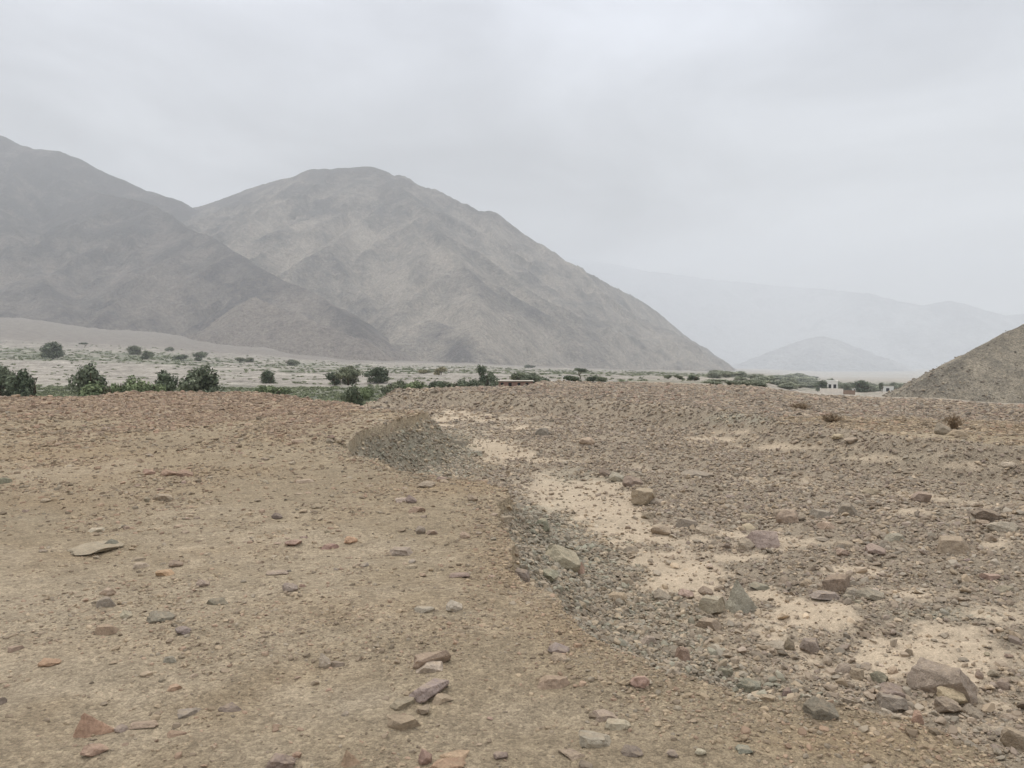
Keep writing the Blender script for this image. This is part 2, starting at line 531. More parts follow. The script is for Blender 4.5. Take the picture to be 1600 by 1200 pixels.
def stone_mat(name, instanced):
    m, n, l, b = new_mat(name)
    b.inputs['Roughness'].default_value = 0.9
    tcn = n.new('ShaderNodeTexCoord'); P = tcn.outputs['Object']
    if instanced:
        a = n.new('ShaderNodeAttribute'); a.attribute_type = 'INSTANCER'; a.attribute_name = 'tint'
        c = a.outputs['Color']
        l.new(c, b.inputs['Base Color'])
        return m
    oi = n.new('ShaderNodeObjectInfo'); c = oi.outputs['Color']
    geo = n.new('ShaderNodeNewGeometry'); PW = geo.outputs['Position']
    f1 = mrange(n, l, noise(n, l, PW, 70, 4, .7), .28, .72, .76, 1.24)
    f2 = mrange(n, l, noise(n, l, PW, 14, 4, .6), .3, .7, .8, 1.2)
    base = cscale(n, l, c, mul(n, l, f1, f2))
    # settled dust on the upper faces
    sp = n.new('ShaderNodeSeparateXYZ'); l.new(geo.outputs['Normal'], sp.inputs[0])
    up = mrange(n, l, sp.outputs['Z'], .55, 1.0, 0, .5)
    dn = mrange(n, l, noise(n, l, PW, 22, 4, .7), .42, .62, 0, 1)
    mx = n.new('ShaderNodeMix'); mx.data_type = 'RGBA'
    l.new(mul(n, l, up, dn), mx.inputs['Factor']); l.new(base, mx.inputs['A'])
    mx.inputs['B'].default_value = (*srgb(176, 156, 130), 1)
    l.new(mx.outputs['Result'], b.inputs['Base Color'])
    h = mul(n, l, noise(n, l, PW, 40, 6, .7), mul(n, l, noise(n, l, PW, 9, 4, .6), 2.0), 'ADD')
    bump(n, l, b, h, 0.018, .9)
    return m


def mountain_mat(name, dark, light, scale, grain=1.0):
    m, n, l, b = new_mat(name)
    geo = n.new('ShaderNodeNewGeometry'); P = geo.outputs['Position']
    mpn = n.new('ShaderNodeMapping'); mpn.inputs['Scale'].default_value = (scale, scale, scale * .45)
    l.new(P, mpn.inputs['Vector']); V = mpn.outputs[0]
    a1 = noise(n, l, V, 1.0, 6, .62)
    a2 = noise(n, l, V, 7.0, 5, .65)
    at_ = n.new('ShaderNodeAttribute'); at_.attribute_name = 'scree'
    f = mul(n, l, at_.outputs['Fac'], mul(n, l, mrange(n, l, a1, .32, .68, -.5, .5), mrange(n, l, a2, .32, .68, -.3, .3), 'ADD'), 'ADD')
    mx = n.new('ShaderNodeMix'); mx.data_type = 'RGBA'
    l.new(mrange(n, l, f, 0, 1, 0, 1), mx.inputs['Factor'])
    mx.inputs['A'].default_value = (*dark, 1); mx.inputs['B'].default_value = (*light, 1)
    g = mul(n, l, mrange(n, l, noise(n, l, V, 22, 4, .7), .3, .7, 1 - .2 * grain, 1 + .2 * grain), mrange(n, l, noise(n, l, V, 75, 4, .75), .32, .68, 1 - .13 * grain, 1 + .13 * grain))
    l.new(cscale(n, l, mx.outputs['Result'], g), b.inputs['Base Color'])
    h = mul(n, l, a2, mul(n, l, noise(n, l, V, 24, 4, .7), .5), 'ADD')
    bump(n, l, b, h, 0.10 / scale * .8, 1.0)
    return m


def plain_mat(name, col, var=.12, sc=3.0, rough=.9):
    m, n, l, b = new_mat(name)
    b.inputs['Roughness'].default_value = rough
    rgb = n.new('ShaderNodeRGB'); rgb.outputs[0].default_value = (*col, 1)
    tcn = n.new('ShaderNodeTexCoord')
    l.new(cscale(n, l, rgb.outputs[0], mrange(n, l, noise(n, l, tcn.outputs['Object'], sc, 5, .65), .3, .7, 1 - var, 1 + var)), b.inputs['Base Color'])
    return m


def leaf_mat(name):
    m, n, l, b = new_mat(name)
    a = n.new('ShaderNodeAttribute'); a.attribute_name = 'leafcol'
    oi = n.new('ShaderNodeObjectInfo')
    t = n.new('ShaderNodeVectorMath'); t.operation = 'MULTIPLY'
    l.new(a.outputs['Color'], t.inputs[0]); l.new(oi.outputs['Color'], t.inputs[1])
    l.new(t.outputs[0], b.inputs['Base Color'])
    return m


M_GROUND = ground_mat()
M_STONE = stone_mat('weathered_stone', False)
M_GRAVEL = stone_mat('gravel_stone', True)
M_LEAF = leaf_mat('foliage')
M_BARK = plain_mat('bark', srgb(92, 78, 64), .25, 6)
M_TWIG = plain_mat('dry_twig', srgb(138, 120, 98), .3, 8)

# ------------------------------------------------------------------ ground sheet
azd = np.concatenate([np.arange(-36, 36.0001, 0.086), np.arange(36.3, 52, .35), np.arange(54, 180, 4.5), np.arange(180, 306, 4.5), np.arange(308, 323.7, .35)])
azd = np.sort(np.where(azd > 180, azd - 360, azd))
azr = np.radians(azd)
rr = np.concatenate([np.exp(np.linspace(math.log(.25), math.log(2.2), 14))[:-1], np.exp(np.linspace(math.log(2.2), math.log(48), 500))[:-1],
                     np.exp(np.linspace(math.log(48), math.log(11500), 190))])
AZ, RR = np.meshgrid(azr, rr)
stretch = 1.0 - ss(600, 2500, RR) * (1 - np.clip(0.62 + 0.38 * np.cos(AZ), .24, 1))   # shorter reach behind the viewer
RRs = RR * stretch
GX, GY = RRs * np.sin(AZ), RRs * np.cos(AZ)
GZ = H(GX, GY)
gm = grid_mesh('ground', GX, GY, GZ, wrap=True)
gc, gz_ = ground_color(GX.reshape(-1), GY.reshape(-1))
ca = gm.attributes.new('soil', 'FLOAT_COLOR', 'POINT')
ca.data.foreach_set('color', np.concatenate([gc, gz_['v'][:, None]], 1).astype(np.float32).ravel())
sa = gm.attributes.new('silt', 'FLOAT', 'POINT')
sa.data.foreach_set('value', gz_['sand'].astype(np.float32))
ground = link('ground', gm, M_GROUND)
tag(ground, 'stony tan desert ground with a dry wash and the river plain beyond', 'ground', kind='structure')

# ------------------------------------------------------------------ mountains and hills
def ridge_field(X, Y, ridges, warp, seed):
    wx = X + warp * fbm(X / (warp * 6), Y / (warp * 6), seed, 4)
    wy = Y + warp * fbm(X / (warp * 6) + 40, Y / (warp * 6), seed + 9, 4)
    Z = np.full(X.shape, -400.0)
    D = np.full(X.shape, 1e6)
    for P, slope in ridges:
        for (ax, ay, az_), (bx, by, bz) in zip(P[:-1], P[1:]):
            dx, dy = bx - ax, by - ay
            t = np.clip(((wx - ax) * dx + (wy - ay) * dy) / (dx * dx + dy * dy + 1e-9), 0, 1)
            dist = np.hypot(wx - ax - t * dx, wy - ay - t * dy)
            z = az_ + t * (bz - az_) - slope * dist
            up = z > Z
            D = np.where(up, dist, D)
            Z = np.maximum(Z, z)
    return Z, D


def spurs(P, rng, step, drop, slope, ang=.45, facing=-1.0, minlen=200):
    """side ribs that run down from a crest"""
    out_ = []
    for (a, b) in zip(P[:-1], P[1:]):
        a = np.array(a); b = np.array(b)
        L = np.hypot(*(b - a)[:2])
        for k in range(max(1, int(L / step))):
            t = (k + rng.random()) / max(1, int(L / step))
            p = a + (b - a) * t
            if p[2] < 60:
                continue
            th = rng.uniform(-ang, ang)
            d = np.array([math.sin(th), facing * math.cos(th)])
            q = [p]
            ln = p[2] / drop
            cur = p.copy(); hd = th
            nseg = 5
            for s in range(nseg):
                hd += rng.uniform(-.22, .22)
                cur = cur + np.array([math.sin(hd) * ln / nseg, facing * math.cos(hd) * ln / nseg, -p[2] / nseg * rng.uniform(.85, 1.1)])
                q.append(cur.copy())
            out_.append((q, slope))
    return out_


def subspurs(R0, rng, zmin=4):
    out_ = []
    for q, sl in R0:
        for i in range(1, len(q) - 2):
            for sd_ in (-1, 1):
                p = np.array(q[i]) * .5 + np.array(q[i + 1]) * .5 if rng.random() < .5 else np.array(q[i])
                if p[2] < zmin:
                    continue
                t = np.array(q[i + 1]) - np.array(q[i]); t = t[:2] / (np.hypot(*t[:2]) + 1e-9)
                a = sd_ * rng.uniform(.5, 1.0)
                d = np.array([t[0] * math.cos(a) - t[1] * math.sin(a), t[0] * math.sin(a) + t[1] * math.cos(a)])
                ln = rng.uniform(.35, .7) * p[2] / .56
                out_.append(([p, np.array([p[0] + d[0] * ln, p[1] + d[1] * ln, p[2] - ln * .58])], sl * 1.15))
    return out_


def crest(pts):
    return [tuple(at(px, py, D)) for px, py, D in pts]


def build_mountain(name, label, x0, x1, y0, y1, cell, ridges, mat, warp, seed, relief, lightmap):
    nx, ny = int((x1 - x0) / cell) + 1, int((y1 - y0) / cell) + 1
    X, Y = np.meshgrid(np.linspace(x0, x1, nx), np.linspace(y0, y1, ny))
    Z, D = ridge_field(X, Y, ridges, warp, seed)
    k = relief
    gul = np.abs(fbm(X / (k * 5), Y / (k * 7), seed + 3, 6, .62)) * 2 - .5
    Z = Z + k * gul * ss(0, k * 9, D) + .12 * k * fbm(X / (k * 1.6), Y / (k * 1.6), seed + 5, 3)
    edge = np.minimum(np.minimum(X - x0, x1 - X), np.minimum(Y - y0, y1 - Y))
    gz = base_z(X, Y)
    Z = np.maximum(Z, gz - 12 - 2.2 * 0)
    Z = np.where(edge < cell * 1.5, gz - 40, Z)
    keep = Z > gz - 11.5
    me = grid_mesh(name, X, Y, Z)
    q = 3
    Zp = np.pad(Z, q, mode='edge')
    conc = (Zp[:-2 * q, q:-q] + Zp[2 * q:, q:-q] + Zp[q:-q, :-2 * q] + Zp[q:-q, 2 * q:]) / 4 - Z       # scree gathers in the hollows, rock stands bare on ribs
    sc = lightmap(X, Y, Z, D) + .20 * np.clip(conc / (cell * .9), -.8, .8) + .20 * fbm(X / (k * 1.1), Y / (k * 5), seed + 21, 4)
    a = me.attributes.new('scree', 'FLOAT', 'POINT')  # scree cover, plus cloud shade and haze fade painted in by some lightmaps
    a.data.foreach_set('value', sc.astype(np.float32).ravel())
    o = link(name, me, mat)
    tag(o, label, 'mountain', kind='structure')
    # drop the sheet that would lie below the plain
    bm = bmesh.new(); bm.from_mesh(me); bm.verts.ensure_lookup_table()
    kk = keep.ravel()
    dead = [f for f in bm.faces if not any(kk[v.index] for v in f.verts)]
    bmesh.ops.delete(bm, geom=dead, context='FACES')
    bm.to_mesh(me); bm.free()
    return o


rng = random.Random(7)
# big pyramid-shaped mountain
MC = crest([(250, 330, 4100), (310, 323, 4000), (340, 312, 3950), (380, 298, 3900), (420, 285, 3850), (455, 276, 3800), (490, 265, 3750), (530, 263, 3720), (572, 260, 3700), (598, 267, 3690), (612, 273, 3680), (622, 271, 3680),
            (640, 280, 3660), (662, 290, 3640), (680, 295, 3620), (712, 312, 3580), (745, 329, 3550), (770, 330, 3520), (800, 350, 3480), (850, 382, 3430), (890, 410, 3400)])
MB = crest([(890, 410, 3400), (920, 424, 3550), (960, 445, 3700), (1000, 470, 3850), (1050, 506, 4000), (1100, 540, 4100), (1165, 584, 4300)])
MFr = crest([(890, 410, 3400), (930, 446, 3250), (980, 487, 3150), (1030, 530, 3080), (1080, 575, 3000)])
MS1 = crest([(540, 300, 3500), (560, 370, 3000), (610, 450, 2600), (680, 500, 2400), (730, 545, 2250), (800, 570, 2100)])
MS2 = crest([(770, 332, 3500), (760, 400, 3050), (800, 470, 2700), (850, 520, 2500), (900, 560, 2400)])
MF2 = crest([(600, 530, 2120), (640, 508, 2150), (680, 497, 2180), (715, 514, 2120), (745, 550, 2020), (765, 570, 1960)])
rid = [(MC[:-9], .60), (MC[-10:], .80), (MB, 1.25), (MFr, .80), (MS1, .62), (MS2, .78), (MF2, .62)]
rid += spurs(MC[:-3], rng, 170, .50, .74)
rid += spurs(MS1, rng, 150, .5, .74, 1.1)
rid += subspurs(rid[7:], rng)
rid += spurs(MFr[1:], rng, 160, .8, 1.1, .25)


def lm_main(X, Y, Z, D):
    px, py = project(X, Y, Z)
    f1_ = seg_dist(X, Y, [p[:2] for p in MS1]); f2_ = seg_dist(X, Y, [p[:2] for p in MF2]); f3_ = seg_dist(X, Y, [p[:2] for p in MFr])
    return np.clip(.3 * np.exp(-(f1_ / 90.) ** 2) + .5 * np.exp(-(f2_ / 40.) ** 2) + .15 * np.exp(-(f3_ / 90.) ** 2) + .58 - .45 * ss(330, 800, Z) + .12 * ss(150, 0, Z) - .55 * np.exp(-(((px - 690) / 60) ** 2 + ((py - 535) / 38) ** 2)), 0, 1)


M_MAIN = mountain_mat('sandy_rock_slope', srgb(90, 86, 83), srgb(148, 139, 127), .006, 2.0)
M_DARK = mountain_mat('dark_rock_slope', srgb(76, 72, 70), srgb(126, 117, 108), .006, 2.0)  # dark rock; its darkest tone also serves as cloud shade painted high up
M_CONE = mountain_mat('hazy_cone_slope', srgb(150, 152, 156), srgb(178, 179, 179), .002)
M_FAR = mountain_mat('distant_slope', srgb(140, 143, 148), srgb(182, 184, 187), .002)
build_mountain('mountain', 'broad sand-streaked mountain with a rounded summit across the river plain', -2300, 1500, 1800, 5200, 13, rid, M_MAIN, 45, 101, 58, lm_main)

LC = crest([(-420, 150, 4000), (-250, 160, 4000), (-120, 175, 4000), (-50, 195, 3980), (0, 212, 3950), (25, 222, 3930), (50, 232, 3920), (95, 236, 3900), (120, 246, 3880), (150, 265, 3850), (190, 279, 3820), (230, 298, 3800), (280, 313, 3790), (300, 325, 3790), (360, 380, 3780)])
LS = crest([(150, 300, 3350), (215, 312, 3100), (240, 320, 3020), (280, 350, 2850), (330, 370, 2650), (370, 395, 2500), (430, 435, 2300), (500, 461, 2150), (540, 490, 2030), (556, 522, 1950), (560, 560, 1880)])
LF = crest([(310, 535, 1800), (350, 500, 1850), (400, 463, 1900), (432, 478, 1870), (470, 489, 1840), (520, 512, 1780), (560, 530, 1720), (610, 562, 1650)])
LS2 = crest([(-100, 260, 3500), (0, 330, 2900), (60, 420, 2450), (90, 470, 2200), (120, 515, 2050)])
LS3 = crest([(200, 330, 3050), (215, 420, 2500), (230, 480, 2250), (260, 530, 2050)])
ridl = [(LC, .60), (LS, .62), (LF, .6), (LS2, .52), (LS3, .52)]
ridl += spurs(LC, rng, 180, .52, .76) + spurs(LS, rng, 130, .52, .8, .5, minlen=100) + spurs(LS2, rng, 150, .5, .76, 1.2)
ridl += subspurs(ridl[5:], rng)


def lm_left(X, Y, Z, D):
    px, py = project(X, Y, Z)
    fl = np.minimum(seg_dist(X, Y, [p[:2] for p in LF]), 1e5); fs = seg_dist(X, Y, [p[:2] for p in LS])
    return np.clip(.7 * np.exp(-(fl / 55.) ** 2) + .3 * np.exp(-(fl / 160.) ** 2) - .06 * np.exp(-(fs / 250.) ** 2) + .42 - .4 * ss(250, 700, Z) + .4 * ss(90, 20, Z) + .35 * np.exp(-(((px - 420) / 70) ** 2 + ((py - 500) / 40) ** 2)), 0, 1)  # darkening with height is cloud shade painted into the rock colour


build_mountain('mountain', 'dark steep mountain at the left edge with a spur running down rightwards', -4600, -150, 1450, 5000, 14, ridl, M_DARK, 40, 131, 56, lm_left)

KC = crest([(780, 384, 11500), (900, 402, 11500), (1000, 420, 11400), (1080, 432, 11300), (1200, 444, 10800), (1300, 452, 10200), (1360, 458, 9400), (1400, 469, 9300), (1440, 476, 9300), (1480, 469, 9300), (1510, 474, 9300), (1540, 484, 9300), (1572, 492, 9300), (1600, 489, 9300), (1700, 470, 9300), (1900, 440, 9300), (2200, 420, 9300)])
KR = [(KC, .5)] + spurs(KC, rng, 700, .42, .5)
build_mountain('mountain', 'long faint ridge almost lost in the haze behind the valley', -900, 9500, 7200, 11900, 60, KR, M_FAR, 90, 161, 70, lambda X, Y, Z, D: .3 + .9 * ss(5600, 2600, X))  # paler towards the left: fading into haze, painted into the slope colour
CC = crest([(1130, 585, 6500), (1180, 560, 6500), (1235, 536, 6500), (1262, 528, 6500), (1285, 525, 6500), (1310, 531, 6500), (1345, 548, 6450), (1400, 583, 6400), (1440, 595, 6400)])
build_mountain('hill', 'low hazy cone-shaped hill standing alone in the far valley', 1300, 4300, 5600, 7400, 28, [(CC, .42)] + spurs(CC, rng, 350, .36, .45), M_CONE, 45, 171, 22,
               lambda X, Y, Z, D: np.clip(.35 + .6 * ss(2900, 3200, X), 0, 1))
# near slope at the right edge
HC = crest([(1380, 645, 225), (1418, 620, 226), (1440, 602, 228), (1470, 580, 230), (1500, 561, 232), (1540, 535, 236), (1570, 520, 238), (1600, 506, 240), (1660, 480, 244), (1750, 440, 250), (1900, 370, 262), (2200, 250, 280), (2600, 120, 300)])
M_HILL = mountain_mat('olive_scree_slope', srgb(110, 104, 93), srgb(150, 140, 123), 0.09, 2.4)
rh = [(HC, .60)]
hs = spurs(HC, rng, 9, .52, .62, .35)
for q, s in hs:
    for i, p in enumerate(q):
        pass
hillo = build_mountain('hill', 'olive-brown gravelly hillside rising at the right edge', 85, 480, 110, 330, 1.0, rh + hs[:90] + subspurs(hs[:60], rng), M_HILL, 2.2, 181, 2.6,
               lambda X, Y, Z, D: np.clip(.55 + .5 * fbm((X + Y * .4) / 9., (Y) / 30., 191, 4), 0, 1))

# ------------------------------------------------------------------ haze
def box_mesh(name, x0, x1, y0, y1, z0, z1):
    me = bpy.data.meshes.new(name)
    v = [(x, y, z) for z in (z0, z1) for y in (y0, y1) for x in (x0, x1)]
    f = [(0, 2, 3, 1), (4, 5, 7, 6), (0, 1, 5, 4), (2, 6, 7, 3), (0, 4, 6, 2), (1, 3, 7, 5)]
    me.from_pydata(v, [], f); me.update()
    return me


hm = bpy.data.materials.new('haze_air'); hm.use_nodes = True
hn, hl = hm.node_tree.nodes, hm.node_tree.links
hn.clear()
ho = hn.new('ShaderNodeOutputMaterial')
pv = hn.new('ShaderNodeVolumePrincipled')
pv.inputs['Color'].default_value = (0.835, 0.865, 0.90, 1)
pv.inputs['Density'].default_value = 0.00017
pv.inputs['Anisotropy'].default_value = 0.0
hl.new(pv.outputs[0], ho.inputs['Volume'])
allz = [GZ.min()]
haze = link('haze', box_mesh('haze', -10500, 10500, -6500, 12200, float(GZ.min()) - 1.0 - 140, 1560), hm)
tag(haze, 'pale dusty haze filling the whole valley air', 'haze', kind='stuff')

# ------------------------------------------------------------------ vegetation
NR = np.random.default_rng(11)


def quads_mesh(name, C, N, U, size, cols, aspect=.6):
    """leaf sprays: one small bent quad each"""
    n = len(C)
    V = np.cross(N, U); V /= np.linalg.norm(V, axis=1, keepdims=True) + 1e-9
    U = np.cross(V, N)
    s = size[:, None]
    a = C - U * s * .5
    b = C + V * s * aspect * .5 + N * s * .12
    c = C + U * s * .5
    d = C - V * s * aspect * .5 + N * s * .12
    co = np.stack([a, b, c, d], 1).reshape(-1, 3)
    me = bpy.data.meshes.new(name)
    me.vertices.add(4 * n); me.vertices.foreach_set('co', co.astype(np.float32).ravel())
    me.loops.add(4 * n); me.loops.foreach_set('vertex_index', np.arange(4 * n, dtype=np.int32))
    me.polygons.add(n)
    me.polygons.foreach_set('loop_start', np.arange(0, 4 * n, 4, dtype=np.int32))
    me.polygons.foreach_set('loop_total', np.full(n, 4, dtype=np.int32))
    me.update(calc_edges=True)
    at_ = me.attributes.new('leafcol', 'FLOAT_COLOR', 'POINT')
    cc = np.repeat(np.concatenate([cols, np.ones((n, 1))], 1), 4, 0)
    at_.data.foreach_set('color', cc.astype(np.float32).ravel())
    return me


def crown_mesh(name, lobes, n, leaf, seed, c0, c1):
    """lobes: (x, y, z, rx, ry, rz); many leaf sprays in the outer shell of every lobe"""
    g = np.random.default_rng(seed)
    w = np.array([l[3] * l[4] + l[3] * l[5] for l in lobes]); w = w / w.sum()
    k = g.choice(len(lobes), n, p=w)
    L = np.array(lobes)[k]
    d = g.normal(size=(n, 3)); d /= np.linalg.norm(d, axis=1, keepdims=True)
    r = g.uniform(.25, 1.0, n) ** .45
    lump = 1 + .22 * np.sin(d[:, 0] * 7 + k) * np.cos(d[:, 2] * 6 + 2 * k) + .16 * g.normal(size=n)
    C = L[:, :3] + d * L[:, 3:6] * (r * lump)[:, None]
    C[:, 2] = np.maximum(C[:, 2], .03)
    N = d + g.normal(size=(n, 3)) * .55; N /= np.linalg.norm(N, axis=1, keepdims=True)
    U = g.normal(size=(n, 3))
    tone = np.clip(.5 + .35 * np.sin(k * 2.4) + .3 * g.normal(size=n), 0, 1)[:, None]
    cols = c0[None] * (1 - tone) + c1[None] * tone
    return quads_mesh(name, C, N, U, leaf * g.uniform(.6, 1.35, n), cols)


def tube(bm, pts, radii, sides=6):
    prev = None
    for i, (p, r) in enumerate(zip(pts, radii)):
        p = Vector(p)
        t = (Vector(pts[min(i + 1, len(pts) - 1)]) - Vector(pts[max(i - 1, 0)])).normalized()
        a = t.orthogonal().normalized(); b = t.cross(a)
        ring = [bm.verts.new(p + (a * math.cos(6.2832 * k / sides) + b * math.sin(6.2832 * k / sides)) * r) for k in range(sides)]
        if prev:
            j = min(range(sides), key=lambda q: (prev[0].co - ring[q].co).length)
            ring = ring[j:] + ring[:j]
            for k in range(sides):
                try:
                    bm.faces.new((prev[k], prev[(k + 1) % sides], ring[(k + 1) % sides], ring[k]))
                except ValueError:
                    pass
        else:
            bm.faces.new(ring[::-1])
        prev = ring
    bm.faces.new(prev)


def trunk_mesh(name, h, lobes, seed, stems=1, r0=.16):
    g = random.Random(seed)
    bm = bmesh.new()
    for s in range(stems):
        ox, oy = (g.uniform(-.3, .3) * stems * .4, g.uniform(-.3, .3) * stems * .4)
        fork = Vector((ox * 1.4 + g.uniform(-.1, .1), oy * 1.4, h * .42))
        tube(bm, [(ox * .6, oy * .6, -.5), (ox * .8, oy * .8, h * .2), fork], [r0 * 1.3, r0, r0 * .8])
        for l in g.sample(lobes, min(len(lobes), 5)):
            e = Vector(l[:3]); m = fork.lerp(e, .5) + Vector((g.uniform(-.2, .2), g.uniform(-.2, .2), .2))
            tube(bm, [fork - Vector((0, 0, .1)), m, e], [r0 * .6, r0 * .4, r0 * .15], 5)
    me = bpy.data.meshes.new(name); bm.to_mesh(me); bm.free()
    return me


G0, G1 = srgb(80, 88, 70), srgb(134, 140, 116)


def lobes_for(kind, seed):
    g = random.Random(seed)
    L = []
    if kind == 'tree':        # unit-height spreading crown down to a short trunk
        for i in range(12):
            a = g.uniform(0, 6.28); r = g.uniform(.08, .38)
            z = g.uniform(.22, .80)
            s = g.uniform(.17, .27)
            L.append((r * math.cos(a), r * math.sin(a), z - r * .3, s, s, s * .8))
        L.append((g.uniform(-.08, .08), 0, .80, .17, .17, .16))
    elif kind == 'bush':
        for i in range(9):
            a = g.uniform(0, 6.28); r = g.uniform(.1, .42)
            s = g.uniform(.2, .3)
            L.append((r * math.cos(a), r * math.sin(a), g.uniform(.15, .62) - r * .25 + .1, s, s, s * .85))
    elif kind == 'umbrella':
        for i in range(8):
            a = g.uniform(0, 6.28); r = g.uniform(.05, .42)
            s = g.uniform(.13, .2)
            L.append((r * math.cos(a), r * math.sin(a), g.uniform(.66, .84), s, s, s * .7))
    elif kind == 'tall':
        for i in range(9):
            z = g.uniform(.25, .85)
            a = g.uniform(0, 6.28); r = g.uniform(.02, .2)
            s = g.uniform(.12, .2)
            L.append((r * math.cos(a), r * math.sin(a), z, s, s, s))
    return L


PROTO = {}
for kind, nvar, n in (('tree', 4, 3000), ('bush', 4, 2000), ('umbrella', 2, 1200), ('tall', 2, 1500)):
    for v in range(nvar):
        Lb = lobes_for(kind, 100 + v * 7 + len(kind))
        cm = crown_mesh('crown', Lb, n, .085 if kind != 'bush' else .1, 300 + v + len(kind), G0, G1)
        cm.materials.append(M_LEAF)
        tm = trunk_mesh('trunk', 1.0, Lb, 30 + v, 1 if kind in ('umbrella', 'tall') else 2, .03)
        tm.materials.append(M_BARK)
        PROTO[(kind, v)] = (cm, tm)


def plant(name, kind, v, pos, w, h, label, cat, group=None, tint=(1, 1, 1), rz=0., parts=True):
    r = bpy.data.objects.new(name, None); COL.objects.link(r)
    r.empty_display_size = .3
    r.location = pos; r.rotation_euler = (0, 0, rz)
    r.scale = (w, w, h)
    tag(r, label, cat, group)
    cm, tm = PROTO[(kind, v % (4 if kind in ('tree', 'bush') else 2))]
    c = link('crown' if cat == 'tree' else 'foliage', cm, None, r)
    c.color = (*tint, 1)
    if parts:
        link('trunk' if cat == 'tree' else 'stem', tm, None, r)
    return r


def plant_px(name, kind, v, x0, y0, x1, y1, label, cat, Y=None, group=None, tint=(1, 1, 1), parts=True):
    """a plant standing on the land where its foot is seen; Y gives the distance when the foot is hidden"""
    cx = .5 * (x0 + x1)
    if Y is None:
        p = hit(cx, y1, 46)
        if p is None:
            return None
    else:
        u = px_u(cx, y1)
        p = np.array([u * Y, Y, float(H(np.array([u * Y]), np.array([Y]))[0])])
    w = (x1 - x0) / F * p[1]
    top = zpix(y0, p[1])
    h = max(top - p[2], .5)
    return plant(name, kind, v, p, w * (1.28 if kind == 'bush' else 1.2), h * 1.05, label, cat, group, tint, random.Random(int(cx)).uniform(0, 6.28), parts)


